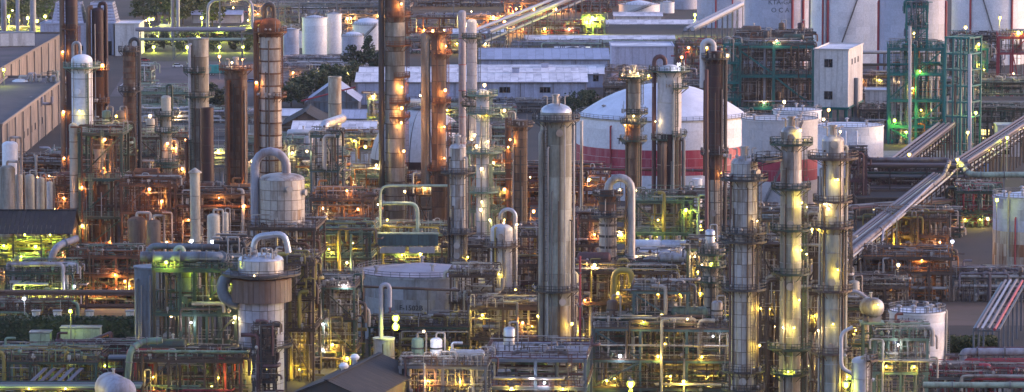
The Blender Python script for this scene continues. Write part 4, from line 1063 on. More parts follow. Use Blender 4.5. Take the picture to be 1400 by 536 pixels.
# cooling tower block
t, W, h = flat_building('cooling_tower', 'lavender-grey cooling tower block with two slatted trapezoid stacks on it', 55, 155, 1750, 26, 33, 'lilac_wall', 'blue_roof', np_=9, holes=[(.55, 3, 2, 2, 'dark'), (.95, 3, 1.5, 6, 'dark')], cat='cooling tower')
for fx, w in ((.16, 14), (.82, 13)):
    x = W * (fx + .2) if fx < .5 else W * fx
    s0, s1 = w / 2, w / 2 - 1.8; z = h + .3; hh = 9
    c = [(x - s0, 4), (x + s0, 4), (x + s0, 20), (x - s0, 20)]; u = [(x - s1, 6), (x + s1, 6), (x + s1, 18), (x - s1, 18)]
    m = Mesh()
    for k in range(7):
        f0, f1 = k / 7, (k + .82) / 7
        q0 = [(a[0] + (b[0] - a[0]) * f0, a[1] + (b[1] - a[1]) * f0, z + hh * f0) for a, b in zip(c, u)]; q1 = [(a[0] + (b[0] - a[0]) * f1, a[1] + (b[1] - a[1]) * f1, z + hh * f1) for a, b in zip(c, u)]
        mm = Mesh()
        for i in range(4): mm.prism([q0[i], q0[(i + 1) % 4], q1[(i + 1) % 4], q1[i]], (0, .05, 0))
        part('slat', mm, 'lilac_wall', t, smooth=False)
    part('stack_core', Mesh().box((x, 12, z + hh / 2 - .2), (s1 * 1.8, 11, hh - .4)), 'dark_steel', t)
flat_building('industrial_block', 'pale whitish block attached to the far side of the cooling tower', 157, 190, 1745, 24, 33, 'pale_wall', 'pale_roof', np_=4, holes=[(.5, 3, 2, 3, 'dark')])
# warehouses in the middle distance
gable('warehouse', 'long lavender warehouse with a pale ribbed double roof and dark windows', 487, 802, 1475, 60, 112, 2.2, 'lilac_wall', 'pale_roof', np_=26, nroof=30, lean=2, holes=[(.645, 5.4, 3.8, 1.9, 'dark'), (.82, 5.4, 3.8, 1.9, 'dark'), (.30, 0, 4, 5, 'door'), (.55, 0, 4, 5, 'door')])
for px, lab in ((705, 'small box vent on the ridge of the long pale warehouse roof, nearer the camera'), (746, 'small box vent farther back on the long pale warehouse roof')):
    zz = zof(112, 1475) + 2.2
    cabinet(lab, (xof(px, 1490, 20), 1490 if px < 720 else 1520, zz), 2.6, 2, 1.6, 'lilac_wall', name='roof_vent_box', cat='roof vent')
gable('warehouse', 'second lavender warehouse tucked behind the long double-roofed one', 600, 826, 1560, 40, 101, 2.0, 'lilac_wall', 'pale_roof', np_=18, nroof=20, holes=[(.95, 4, 2, 3, 'dark')])
gable('warehouse', 'blue-grey roofed shed behind the pale warehouses', 655, 832, 1660, 44, 81, 3.0, 'lilac_wall', 'blue_roof', np_=14, nroof=16)
flat_building('office_block', 'boxy lavender block with a bright roof edge beyond the warehouses', 836, 921, 1575, 26, 64, 'lilac_wall', 'pale_roof', np_=9, holes=[(.2, 3.4, 3, 1.6, 'dark'), (.6, 3.4, 5, 1.6, 'dark')])
gable('canopy_shed', 'long thin pale canopy roof standing behind the blue-grey shed', 718, 922, 1800, 18, 54, 1.2, 'steel_grey', 'pale_roof', nroof=18, open_=True)
gable('canopy_shed', 'long dark-edged canopy in front of the stair tank', 822, 960, 1980, 22, 33, 1.4, 'steel_grey', 'pale_roof', nroof=14, open_=True)
gable('canopy_shed', 'short pale canopy crosswise behind the blue-grey shed', 760, 806, 1730, 26, 67, 1.0, 'steel_grey', 'pale_roof', nroof=8, open_=True, ridge='y')
gable('shed', 'low shed with lavender roof and yellow-lit cream wall, left of the gas sphere', 400, 512, 1180, 22, 178, 1.6, 'pale_wall', 'pale_roof', np_=10, nroof=12, holes=[(.3, 1.5, 2, 1.2, 'lit'), (.6, 1.5, 2, 1.2, 'lit'), (.85, 0, 3, 3, 'door')])
gable('shed', 'lilac roofed shed behind the yellow-lit cream shed', 455, 520, 1290, 24, 162, 1.8, 'pale_wall', 'blue_roof', np_=8, nroof=9)
gable('shed', 'dark roofed slanting shed below the plain pale stack', 385, 450, 1235, 30, 172, 4.0, 'brown_steel', 'dark_roof', np_=8, nroof=9, ridge='y')
gable('shed', 'white roofed hut beside the brown banded column', 333, 420, 1330, 16, 158, 1.4, 'pale_wall', 'tank_roof', np_=8, nroof=10, holes=[(.5, 1.6, 2, 1.4, 'dark'), (.75, 1.6, 2, 1.4, 'dark')])
gable('shed', 'blue-grey lean shed edged with a red gutter beside the trees', 420, 490, 1440, 26, 138, 6.5, 'blue_steel', 'blue_roof', np_=8, nroof=9, ridge='y', gable_mat='blue_steel')
gable('open_shed', 'open shed with a dark ribbed roof over yellow-lit machinery', -60, 96, 930, 18, 318, 4.2, 'dark_steel', 'dark_roof', nroof=26, open_=True)
gable('shed', 'dark ribbed gabled roof at the bottom edge with two round ventilators', 393, 506, 700, 34, 541, 2.9, 'dark_steel', 'dark_roof', np_=12, nroof=20, ridge='y', gable_mat='dark_steel', rz=-.24)
for px, py, D, lab in ((470, 505, 711, 'white round roof ventilator nearer the camera on the dark roof'), (485, 497, 722, 'white round roof ventilator farther back on the dark roof')):
    z = zof(541, 700) + 2.6
    tt = thing('roof_ventilator', lab, 'ventilator', (xof(px, D, z), D, z - .4))
    part('stem', Mesh().lathe([(.45, 0), (.45, 1.2)], 12), 'bright_silver', tt); part('cap', Mesh().lathe([(.75, 1.1), (.9, 1.5), (.5, 2.0), (.05, 2.1)], 14), 'clean_white', tt)
# cream tower building on stilts, huts, control building
D0 = 1370; zb = zof(146, D0)
t, W, h = flat_building('tower_building', 'cream three-storey tower building on green stilts with paired windows', 1113, 1160, D0, 34, 68, 'pale_wall', 'pale_roof', base=zb, np_=6, nside=8,
    holes=[(.42, (zof(86, D0) - zb), 2.7, 2.6, 'dark'), (.42, (zof(130, D0) - zb), 2.7, 2.6, 'dark')], side_holes=[(.25, 15, 1.6, 1.8, 'dark'), (.45, 15, 1.6, 1.8, 'dark'), (.66, 15, 1.6, 1.8, 'dark')], rz=-.23)
for fx in (.05, .5, .95):
    for y in (1, 16, 33): strut(t, 'post', (W * fx, y, -zb), (W * fx, y, -.01), .7, 'teal')
strut(t, 'beam', (0, .5, -.5), (W, .5, -.5), .8, 'teal'); part('deck', Mesh().box((W / 2, 17, -.25), (W + 1, 35, .4)), 'teal', t)
rod(t, 'downpipe', (W + .6, 14, -zb), (W + .6, 14, 9), .9, 'blue_steel')
flat_building('hut', 'small white roofed hut between the cream tower and the green tower', 1183, 1213, 1450, 12, 124, 'pale_wall', 'tank_roof', np_=5, holes=[(.5, 1.2, 1.6, 1, 'dark')], rz=-.1)
flat_building('low_building', 'low dark roofed building below the small white hut', 1170, 1240, 1400, 20, 150, 'concrete', 'dark_roof', np_=8, holes=[(.4, 1.6, 3, 1.4, 'dark')])
flat_building('substation', 'beige low wall block behind the hut, beneath the dim grey tank', 1178, 1238, 1530, 14, 104, 'pale_wall', 'concrete', np_=8)
flat_building('control_building', 'dim brown control building with two lit windows beyond the long rack', 1172, 1300, 1075, 20, 272, 'brown_steel', 'dark_roof', np_=12, holes=[(.22, 2.6, 2.6, 1.5, 'lit'), (.36, 2.6, 2, 1.9, 'lit'), (.62, 2.2, 3, 1.6, 'dark')])
flat_building('cabin', 'small grey cabin with a pale roof beside the blue covered stacks', 1364, 1396, 1265, 8, 172, 'pale_wall', 'pale_roof', np_=4, holes=[(.4, 1.4, 1.6, 1.2, 'dark')])
flat_building('workshop', 'concrete workshop with a lit doorway behind the green tower', 1295, 1420, 1320, 20, 140, 'concrete', 'dark_roof', np_=10, holes=[(.42, 2.4, 2.6, 3, 'lit'), (.58, 4.6, 5, .8, 'lit'), (.8, 2, 2, 2, 'dark')])
# pale containers, covers and hedge near the bottom edge
for px, w, h_, mt, lab in ((56, 28, 2.6, 'pale_green', 'small pale green container before the clipped hedge'), (111, 54, 3.6, 'pale_green', 'long pale green container before the clipped hedge')):
    p = at(px, 472); cabinet(lab, p, w * mpp(p.y), 4, h_, mt, name='container', cat='container')
for px, lab in ((50, 'pale tapered concrete pier by the small green container'), (79, 'pale tapered concrete pier between the two green containers'), (123, 'pale tapered concrete pier behind the long green container'), (178, 'whitish tapered pier at the far end of the hedge')):
    p = at(px, 462); tt = thing('concrete_pier', lab, 'pier', p)
    part('body', Mesh().lathe([(1.1, 0), (.75, 2), (.6, 3.2), (.85, 4.2), (.85, 5.6)], 8), 'pale_wall', tt); part('cap', Mesh().box((0, 0, 5.75), (1.9, 1.9, .25)), 'concrete', tt)
def hedge(label, px0, px1, py, h, d, kind='leaf_dark', n=2600, base=0.0, group=None):
    a, b = at(px0, py), at(px1, py); rg = random.Random(int(px0) + int(py)); W = b.x - a.x
    t = thing('hedge', label, 'hedge', a); m = Mesh()
    for i in range(n):
        f = rg.random(); u = rg.random()
        p = Vector((rg.uniform(0, W), 0 if f < .5 else rg.uniform(0, d), h * u if f < .5 else h)) + Vector((0, rg.uniform(-.3, .3), rg.uniform(-.25, .3))); s = rg.uniform(.16, .42)
        q = Vector((rg.gauss(0, 1), rg.gauss(0, 1), rg.gauss(0, 1))).normalized(); v, w = _frame(q)
        m.poly([p + v * s, p + w * s * .7, p - v * s, p - w * s * .7])
    part('foliage', m, kind, t, smooth=False); part('trunk', Mesh().box((W / 2, d / 2, h / 2 - .1), (W - .6, d - .6, h - .4)), 'leaf_dark', t); return t
hedge('clipped dark hedge behind the pale green containers', -20, 190, 466, 4.6, 4)
hedge('dark hedge row in front of the beige wall block beyond the hut', 1180, 1240, 120, 4.5, 5, n=1200)
hedge('dark low bushes beside the small white tank, below the dry lot', 1296, 1366, 482, 2.4, 7, 'leaf_mid', n=1800)
# trees
for i, (px, py, h, cr, con, kd, lab) in enumerate(((505, 112, 19, 6.5, True, 'leaf_dark', 'tallest dark pointed tree before the domed white tank'), (487, 112, 14, 6, False, 'leaf_dark', 'round dark tree beside the tallest pointed tree'), (519, 113, 12, 5, True, 'leaf_dark', 'small dark pointed tree touching the tall rusty stack'),
        (398, 146, 9, 6, False, 'leaf_mid', 'olive bush-like tree at the near end of the tree belt by the banded column'), (415, 143, 10, 6.5, False, 'leaf_dark', 'second dark tree of the belt counting from the banded column'), (432, 138, 11, 6.5, False, 'leaf_mid', 'third tree of the belt, olive green, above the red gutter'),
        (448, 130, 11, 6.5, False, 'leaf_dark', 'dark tree of the belt just behind the plain pale stack'), (464, 126, 10, 6, False, 'leaf_mid', 'olive tree of the belt just beyond the plain pale stack'), (478, 120, 10, 6, False, 'leaf_dark', 'last dark tree of the belt before the warehouse corner'),
        (244, 158, 10, 6, False, 'leaf_dark', 'dark round tree beside the grey-tan stout column, yard side'), (298, 157, 11, 6, False, 'leaf_dark', 'dark tree between the grey-tan column and the brown banded one'), (256, 150, 8, 5, False, 'leaf_mid', 'small olive tree pressed against the grey-tan stout column'),
        (790, 160, 9, 5, False, 'leaf_dark', 'dark tree by the warehouse gable above the huge tank'), (806, 156, 8, 5, False, 'leaf_dark', 'lower dark tree at the warehouse gable end, nearer the huge tank'))):
    p = at(px, py); tree(lab, p.x, p.y, h, cr, kd, con, i, n=1300)
for i, px in enumerate((8, 30, 52, 74, 196, 214, 232, 250, 268, 290)):
    nb = ('by the picture corner', 'second from the picture corner', 'third from the picture corner', 'just before the cooling tower', 'just past the cooling tower', 'second past the cooling tower', 'third past the cooling tower', 'fourth past the cooling tower', 'fifth past the cooling tower', 'last of the far row, under a pipe bridge')[i]
    tree('leafy yellow-lit tree %s' % nb, xof(px, 1960 + 20 * (i % 3), 5), 1960 + 20 * (i % 3), 13 + i % 3, 8, 'leaf_mid', False, i + 40, n=900, group=None)
    tt = None

# ---------------------------------------------------------------- steel structures
W0 = 'weathered_silver'
frame('grey deck table', 'grey steel deck on legs with a white pump skid, at the bottom edge', 547, 664, 722, 9, (500, 545), 'steel_grey', 2, 1, 'brown_steel', 'steel_grey', pipes=9, risers=7, pipe_mats=('rusty_silver', 'maroon_steel', 'cream_steel'), beam=.5, seed=1, braces=False,
      equip=(('vert', -.32, 2, 'sage'), ('vert', -.1, 2, 'clean_white'), ('hx', .25, 2, 'bright_silver'), ('pump', -.3, 1, 'red_pipe'), ('drum', .1, 1, W0), ('pump', .35, 1, 'yellow_paint')), lamps=((580, 452, 'w', 300), (600, 466, 'c', 300), (585, 520, 'o', 400), (630, 520, 'y', 500)), fine_mats=('cream_steel',), fine=110, stairs=False)
frame('blue-grey corner deck', 'blue-grey deck with brown railings below the thickest smooth column', 664, 800, 740, 22, (490, 528), 'blue_steel', 2, 2, 'maroon_steel', 'lilac_grey', pipes=10, risers=6, beam=.6, seed=2, braces=False, pipe_mats=('maroon_steel', 'rusty_silver', 'steel_grey'),
      equip=(('vert', -.3, 2, 'bright_silver'), ('drum', -.1, 1, 'sage'), ('hx', .2, 1, W0)), lamps=((728, 516, 'c', 250), (745, 522, 'c', 150), (700, 530, 'y', 500), (770, 530, 'y', 400)), fine=90, fine_mats=('brown_steel',))
frame('blue-green portal frame', 'wide blue-green portal frame with a long deck below the silver gooseneck', 812, 1002, 765, 16, (449, 492, 530), 'blue_green', 3, 1, 'brown_steel', 'brown_steel', pipes=16, risers=12, beam=.5, seed=3, pipe_mats=('brown_steel', 'dark_green', 'cream_steel', 'rusty_silver'),
      equip=(('vert', -.38, 3, 'brown_column'), ('hx', -.1, 3, 'dark_green'), ('drum', .18, 3, 'sage'), ('vert', .38, 3, W0), ('pump', -.2, 1, 'blue_steel'), ('hx', .25, 2, 'rusty_silver'), ('drum', -.3, 2, 'brown_column')),
      lamps=((848, 486, 'c', 220), (900, 486, 'y', 500), (960, 486, 'y', 400), (935, 520, 'y', 500), (830, 520, 'y', 400), (975, 458, 'c', 160), (880, 440, 'y', 300), (940, 435, 'w', 250)), fine=170, fine_mats=('dark_green', 'brown_steel'))
frame('upper blue-green bay', 'smaller blue-green bay with a slanting stair above the wide portal frame', 866, 940, 770, 12, (398, 449), 'blue_green', 1, 1, 'brown_steel', 'dark_green', pipes=8, risers=8, beam=.45, seed=4, equip=(('vert', .2, 1, 'rusty_silver'), ('box', -.2, 1, 'sage')), base=0.0, fine=90, lamps=((905, 430, 'y', 250),), stairs=False)
frame('dark green vessel frame', 'dark green two-storey frame round the yellow-glowing domed column', 210, 322, 770, 12, (368, 428, 492), 'dark_green', 2, 1, 'dark_green', 'dark_green', pipes=14, risers=10, beam=.55, seed=5, pipe_mats=('dark_steel', 'brown_steel', 'dark_green', 'rusty_silver'),
      equip=(('drum', .3, 1, 'dark_green'), ('vert', -.38, 1, W0), ('hx', .25, 0, 'brown_column'), ('pump', -.2, 0, 'blue_steel'), ('vert', .36, 2, 'cream_steel')), lamps=((228, 358, 'g', 700), (300, 385, 'g', 500), (262, 440, 'c', 250), (322, 432, 'w', 300), (280, 520, 'y', 300), (230, 520, 'y', 300)), fine=110, fine_mats=('brown_steel', 'dark_green'))
frame('brown side frame', 'dark brown frame between the dark green frame and the brown-collared vessel', 180, 330, 755, 10, (492,), 'brown_steel', 3, 1, 'brown_steel', 'brown_steel', pipes=14, risers=8, seed=6, pipe_mats=('dark_steel', 'brown_steel', 'red_pipe', 'sage'), equip=(('drum', -.2, 1, 'dark_green'), ('hx', .3, 0, 'brown_column')), fine=100, fine_mats=('dark_steel',), lamps=((210, 515, 'y', 250), (300, 515, 'y', 250)))
frame('dim yellow-lit frame', 'dim frame with yellow-lit pipe bundles beside the brown-collared vessel', 398, 484, 800, 16, (392, 436, 480), 'dark_green', 2, 1, 'brown_steel', 'brown_steel', pipes=18, risers=14, seed=7, pipe_mats=('brown_steel', 'yellow_paint', 'rusty_silver', 'dark_green'),
      equip=(('hx', -.2, 2, 'orange_paint'), ('drum', .25, 1, 'brown_column'), ('vert', .1, 2, 'cream_steel'), ('pump', -.3, 0, 'blue_steel')), lamps=((422, 432, 'w', 400), (442, 442, 'c', 250), (442, 477, 'c', 250), (472, 390, 'c', 250), (455, 470, 'y', 600), (410, 470, 'y', 500), (475, 500, 'y', 600)), fine=170, fine_mats=('brown_steel', 'cream_steel'))
frame('crooked green deck', 'green railed deck stacked with valves beside the small white tank', 1196, 1268, 735, 14, (462, 508), 'sage', 2, 1, 'brown_steel', 'sage', pipes=12, risers=10, seed=8, beam=.45, pipe_mats=('cream_steel', 'rusty_silver', 'sage'), equip=(('vert', -.3, 1, 'grey_tan'), ('hx', .1, 2, 'maroon_steel'), ('box', .3, 0, 'sage'), ('pump', -.1, 0, 'blue_steel')),
      lamps=((1200, 416, 'y', 250), (1228, 470, 'c', 200), (1212, 500, 'y', 300), (1250, 500, 'y', 200)), fine=130, fine_mats=('cream_steel', 'sage'))
frame('yellow column base frame', 'yellow-lit frame between the two smooth ring-platform columns, at bottom', 1042, 1190, 775, 14, (420, 470, 515), 'dark_green', 3, 1, 'brown_steel', 'dark_green', pipes=20, risers=14, seed=9, pipe_mats=('cream_steel', 'brown_steel', 'yellow_paint', 'rusty_silver'),
      equip=(('hx', -.3, 1, W0), ('drum', .05, 2, 'sage'), ('vert', .35, 3, 'cream_steel'), ('vert', -.05, 3, W0), ('pump', .2, 0, 'blue_steel')), lamps=((1060, 446, 'w', 400), (1115, 450, 'w', 400), (1105, 500, 'y', 700), (1060, 520, 'y', 700), (1170, 450, 'y', 400), (1160, 520, 'g', 700)), fine=170, fine_mats=('cream_steel', 'brown_steel'))
frame('upper tan frame', 'tan lamp-lit frame rising behind the two smooth ring-platform columns', 1036, 1164, 830, 14, (300, 350, 396), 'brown_steel', 3, 1, 'brown_steel', 'dark_green', pipes=20, risers=14, seed=10, pipe_mats=('cream_steel', 'brown_steel', 'rusty_silver'), equip=(('drum', 0, 2, 'dark_steel'), ('vert', -.3, 2, 'grey_tan'), ('hx', .3, 1, 'rusty_silver')),
      lamps=((1110, 312, 'y', 500), (1054, 330, 'y', 400), (1100, 345, 'w', 400), (1120, 372, 'y', 500), (1050, 400, 'y', 400), (1150, 330, 'w', 300)), fine=160, fine_mats=('brown_steel', 'cream_steel'))
frame('low brown pump frame', 'low brown frame of pipes at the foot of the thickest smooth column', 640, 782, 812, 12, (420, 462), 'brown_steel', 3, 1, 'brown_steel', 'brown_steel', pipes=18, risers=12, seed=11, equip=(('hx', -.3, 1, 'bright_silver'), ('drum', .2, 1, 'brown_column')), lamps=((660, 430, 'y', 500), (715, 440, 'o', 500), (705, 395, 'y', 400), (670, 480, 'y', 600), (720, 480, 'y', 500)), fine=150, fine_mats=('brown_steel', 'cream_steel'))
frame('brown yellow-piped frame', 'brown frame with yellow pipes and ducts behind the blue-green portal frame', 782, 945, 840, 16, (372, 414), 'brown_steel', 3, 1, 'brown_steel', 'brown_steel', pipes=18, risers=14, seed=12, pipe_mats=('brown_steel', 'maroon_steel', 'yellow_paint', 'rusty_silver'), equip=(('drum', -.33, 2, 'maroon_steel'), ('vert', -.2, 1, 'brown_column'), ('hx', .2, 1, 'rusty_silver'), ('drum', .35, 2, W0)),
      lamps=((813, 362, 'w', 1200), (845, 400, 'y', 500), (900, 400, 'y', 400), (800, 410, 'o', 300), (930, 400, 'y', 400)), fine=150, fine_mats=('brown_steel', 'dark_green'))
frame('amber valve frame', 'amber-lit frame of valves beside the ball-topped small column', 940, 1000, 830, 12, (340, 388, 430), 'dark_green', 2, 1, 'brown_steel', 'dark_green', pipes=12, risers=10, seed=13, pipe_mats=('cream_steel', 'brown_steel', 'rusty_silver'), equip=(('hx', 0, 1, 'grey_tan'), ('vert', .25, 2, 'sage')), lamps=((958, 400, 'y', 500), (990, 430, 'y', 400), (950, 350, 'w', 250)), fine=110, fine_mats=('cream_steel',))
frame('teal fan deck', 'teal frame with a long teal box and pale pipe loops on top', 506, 612, 905, 14, (318, 345, 372), 'blue_green', 3, 1, 'pale_green', 'blue_green', pipes=10, risers=8, seed=14, pipe_mats=('pale_green', 'brown_steel', 'yellow_paint', 'rusty_silver'), beam=.6,
      equip=(('pump', -.3, 1, 'yellow_paint'), ('hx', .1, 1, 'cream_steel'), ('hx', -.1, 2, 'yellow_paint')), lamps=((554, 261, 'w', 300), (517, 279, 'w', 350), (550, 348, 'y', 600), (575, 345, 'y', 500), (530, 300, 'y', 300), (560, 380, 'y', 400)), fine=110, fine_mats=('pale_green', 'brown_steel'))
frame('yellow-lamped green frame', 'green frame with glaring yellow lamps beside the squat panelled drum', 418, 506, 880, 14, (318, 352, 392), 'dark_green', 2, 1, 'sage', 'dark_green', pipes=16, risers=12, seed=15, pipe_mats=('sage', 'brown_steel', 'yellow_paint'), equip=(('hx', .2, 1, 'orange_paint'), ('vert', -.25, 2, 'sage')), lamps=((433, 350, 'y', 900), (432, 374, 'y', 700), (450, 340, 'y', 700), (475, 358, 'w', 300), (420, 395, 'y', 600)), fine=130, fine_mats=('sage', 'brown_steel'))
frame('orange exchanger frame', 'grey frame of orange-brown pipes between squat drum and teal fan deck', 425, 510, 930, 14, (272, 300, 325), 'brown_steel', 2, 1, 'brown_steel', 'brown_steel', pipes=14, risers=8, seed=16, pipe_mats=('orange_paint', 'rusty_silver', 'brown_steel'), equip=(('hx', 0, 2, 'orange_paint'), ('hx', .25, 1, 'orange_paint'), ('hx', -.25, 3, 'orange_paint')), lamps=((475, 260, 'o', 400), (490, 285, 'o', 400), (445, 300, 'w', 250)), fine=110, fine_mats=('rusty_silver', 'orange_paint'))
frame('sage walkway frame', 'sage green railed walkway frame in front of the gas sphere', 462, 548, 1000, 12, (240, 262), 'sage', 3, 1, 'sage', 'sage', pipes=8, risers=8, seed=17, pipe_mats=('pale_green', 'cream_steel', 'orange_paint'), equip=(('box', -.2, 2, 'white_steel'), ('hx', .1, 1, 'orange_paint')), lamps=((515, 225, 'w', 450), (523, 222, 'w', 450), (477, 205, 'w', 350), (500, 200, 'y', 400), (470, 228, 'y', 300)), fine=90, fine_mats=('pale_green',))
frame('teal mast frame', 'tall thin teal frame beside the silver pipe-like column', 425, 462, 955, 10, (186, 233, 280), 'blue_green', 2, 1, 'dark_green', 'dark_green', pipes=6, risers=8, seed=18, beam=.35, equip=(('vert', .2, 2, 'brown_column'),), fine=50, lamps=((420, 206, 'w', 350), (440, 300, 'y', 300)))
frame('pale lamp-hung frame', 'pale green frame hung with white lamps before the brown stubby column', 642, 702, 965, 12, (204, 236, 262, 288), 'sage', 2, 1, 'sage', 'sage', pipes=10, risers=8, seed=19, pipe_mats=('pale_green', 'rusty_silver', 'orange_paint'), equip=(('hx', .25, 2, 'orange_paint'), ('hx', .2, 1, 'orange_paint'), ('vert', -.2, 4, 'pale_green')), lamps=((690, 258, 'o', 500), (655, 218, 'w', 350), (670, 300, 'w', 300)), fine=80, fine_mats=('pale_green',))
frame('maroon beam rack', 'maroon beamed rack running behind the thickest smooth column', 640, 830, 985, 16, (238, 258, 278), 'maroon_steel', 5, 1, 'maroon_steel', 'maroon_steel', pipes=18, risers=8, seed=20, pipe_mats=('maroon_steel', 'brown_steel', 'orange_paint'), equip=(('hx', -.3, 2, 'orange_paint'), ('drum', .1, 1, 'brown_column'), ('hx', .35, 2, W0)), lamps=((730, 288, 'o', 600), (790, 300, 'o', 600), (690, 300, 'o', 500), (655, 290, 'w', 300), (815, 285, 'y', 400)), fine=150, fine_mats=('brown_steel', 'orange_paint'))
frame('green exchanger gantry', 'green gantry cradling a pale round-ended exchanger below the huge tank', 868, 945, 905, 14, (274, 318), 'dark_green', 2, 1, 'sage', 'sage', pipes=8, risers=8, seed=21, beam=.55, pipe_mats=('pale_green', 'cream_steel', 'yellow_paint'), equip=(('drum', 0, 1, 'cream_steel'), ('hx', .28, 1, 'pale_green')), lamps=((938, 286, 'g', 700), (885, 328, 'g', 500), (900, 300, 'y', 300), (880, 345, 'y', 600), (925, 350, 'y', 500)), fine=90, fine_mats=('sage',))
frame('ochre pipe frame', 'ochre-lit low frame behind the silver gooseneck column', 780, 950, 960, 14, (300, 330), 'dark_green', 4, 1, 'yellow_paint', 'brown_steel', pipes=16, risers=10, seed=22, pipe_mats=('brown_steel', 'yellow_paint', 'cream_steel'), equip=(('vert', -.3, 1, 'cream_steel'), ('hx', .1, 1, 'cream_steel')), lamps=((800, 315, 'y', 600), (850, 320, 'y', 600), (905, 325, 'y', 600), (790, 290, 'o', 400)), fine=130, fine_mats=('cream_steel', 'brown_steel'))
frame('shiny pipe nest', 'nest of shiny pipes in sunken frame behind the upper blue-green bay', 856, 945, 880, 12, (352, 384), 'steel_grey', 2, 1, 'steel_grey', 'clean_white', pipes=18, risers=12, seed=23, pipe_mats=('clean_white', 'bright_silver'), equip=(('drum', -.2, 2, 'clean_white'), ('drum', .25, 2, 'bright_silver'), ('hx', 0, 1, 'clean_white')), fine=120, fine_mats=('clean_white', 'bright_silver'), lamps=((870, 350, 'w', 400), (920, 350, 'w', 400)))
# rust district on the left
frame('rusty hopper tower', 'tall rusty braced tower with cone hoppers lit orange from within', 108, 166, 955, 10, (182, 244, 296, 346, 390), 'dark_green', 1, 1, 'sage', 'brown_steel', pipes=10, risers=10, seed=24, beam=.55, pipe_mats=('rust', 'brown_steel'), fine=110, fine_mats=('dark_rust',), lamps=((144, 190, 'o', 600), (112, 255, 'o', 600), (112, 308, 'o', 600), (112, 362, 'o', 600), (150, 330, 'o', 300)), equip=())
for i, (py, lab) in enumerate(((186, 'pale cone hopper topmost in the rusty braced tower'), (248, 'orange-lit cone hopper below the topmost in the rusty braced tower'), (300, 'orange-lit cone hopper third from the top of the rusty braced tower'), (350, 'lowest cone hopper in the rusty braced tower'))):
    D = 959; z = zof(py, D) - .8; k = mpp(D)
    tt = thing('cone_hopper', lab, 'hopper', (xof(137, D, z), D, z - 9.4)); r_ = 20 * k / 2
    part('cone', Mesh().lathe([(.5, 2.2), (r_, 7.2)], 20), 'rust' if i else 'rusty_silver', tt); part('body', Mesh().lathe([(r_ + .02, 7.2), (r_ + .02, 9.4), (.05, 9.5)], 20), 'brown_column', tt); part('outlet', Mesh().lathe([(.5, .2), (.5, 2.2)], 12), 'dark_rust', tt)
frame('rust-red twin frame', 'rust-red frame of glowing pipes beside the tall braced hopper tower', 166, 240, 945, 12, (252, 290, 330, 372), 'dark_rust', 2, 1, 'rust', 'brown_steel', pipes=18, risers=12, seed=25, pipe_mats=('rust', 'brown_steel', 'rusty_silver'), equip=(('drum', -.1, 4, 'rust'), ('hx', .2, 2, 'orange_paint'), ('vert', 0, 3, 'brown_column')), lamps=((180, 310, 'o', 700), (210, 300, 'o', 400), (160, 400, 'o', 500), (205, 258, 'o', 350), (175, 345, 'o', 500), (228, 330, 'w', 250)), fine=150, fine_mats=('rust', 'dark_rust'))
frame('brown pipe warren', 'brown warren of pipes under the brown banded column', 232, 345, 945, 14, (268, 300, 335), 'brown_steel', 3, 1, 'brown_steel', 'brown_steel', pipes=22, risers=14, seed=26, pipe_mats=('brown_steel', 'rust', 'rusty_silver', 'dark_steel'), equip=(('drum', .2, 2, 'brown_column'), ('hx', -.2, 3, 'rust'), ('hx', .35, 3, 'orange_paint')), lamps=((258, 300, 'o', 400), (300, 270, 'o', 400), (262, 330, 'w', 250), (290, 332, 'c', 250), (335, 280, 'o', 400)), fine=170, fine_mats=('dark_rust', 'brown_steel'))
frame('green pipe-topped frame', 'dark green frame topped with pale pipes over yellow lamps', 8, 100, 885, 12, (372, 396), 'dark_green', 2, 1, 'dark_green', 'brown_steel', pipes=12, risers=8, seed=27, pipe_mats=('lilac_grey', 'white_steel', 'dark_green'), equip=(('hx', -.2, 1, 'rusty_silver'), ('pump', .2, 0, 'blue_steel')), lamps=((31, 397, 'g', 900), (84, 398, 'g', 900), (103, 390, 'c', 250), (50, 405, 'y', 500)), fine=110, fine_mats=('rusty_silver', 'sage'))
frame('shed machinery frame', 'yellow-green lit machinery frame under the open dark-roofed shed', -10, 95, 938, 10, (338, 362), 'dark_green', 3, 1, 'yellow_paint', 'brown_steel', pipes=12, risers=6, seed=28, pipe_mats=('yellow_paint', 'sage', 'brown_steel'), equip=(('hx', -.2, 1, 'sage'), ('pump', .2, 1, 'yellow_paint'), ('drum', .3, 0, 'brown_column')), lamps=((6, 335, 'g', 900), (50, 336, 'g', 900), (35, 320, 'g', 900), (70, 320, 'g', 700), (30, 350, 'g', 600)), fine=130, fine_mats=('sage', 'brown_steel'))
frame('dim rust frame', 'dim rust-brown frame with orange and yellow lamps behind the long twin pipes', 96, 190, 900, 14, (350, 376, 400), 'dark_rust', 3, 1, 'rust', 'brown_steel', pipes=20, risers=10, seed=29, pipe_mats=('rust', 'brown_steel', 'dark_green'), equip=(('hx', 0, 2, 'rust'), ('drum', .3, 1, 'brown_column'), ('pump', -.3, 0, 'yellow_paint')), lamps=((158, 375, 'o', 700), (160, 395, 'o', 500), (178, 390, 'y', 500), (110, 400, 'y', 500), (135, 405, 'o', 500)), fine=170, fine_mats=('rust', 'sage'))
frame('maroon drum frame', 'maroon pipe frame beside the row of cream vessels, over the dark roof', 62, 112, 985, 12, (252, 280), 'brown_steel', 2, 1, 'maroon_steel', 'brown_steel', pipes=14, risers=8, seed=30, pipe_mats=('maroon_steel', 'rust', 'dark_rust'), equip=(('hx', 0, 2, 'maroon_steel'), ('drum', -.1, 1, 'dark_green')), lamps=((35, 266, 'w', 900), (68, 240, 'w', 250), (52, 242, 'o', 300), (88, 270, 'o', 400), (75, 285, 'o', 400), (95, 290, 'o', 350)), fine=120, fine_mats=('dark_rust', 'brown_steel'))
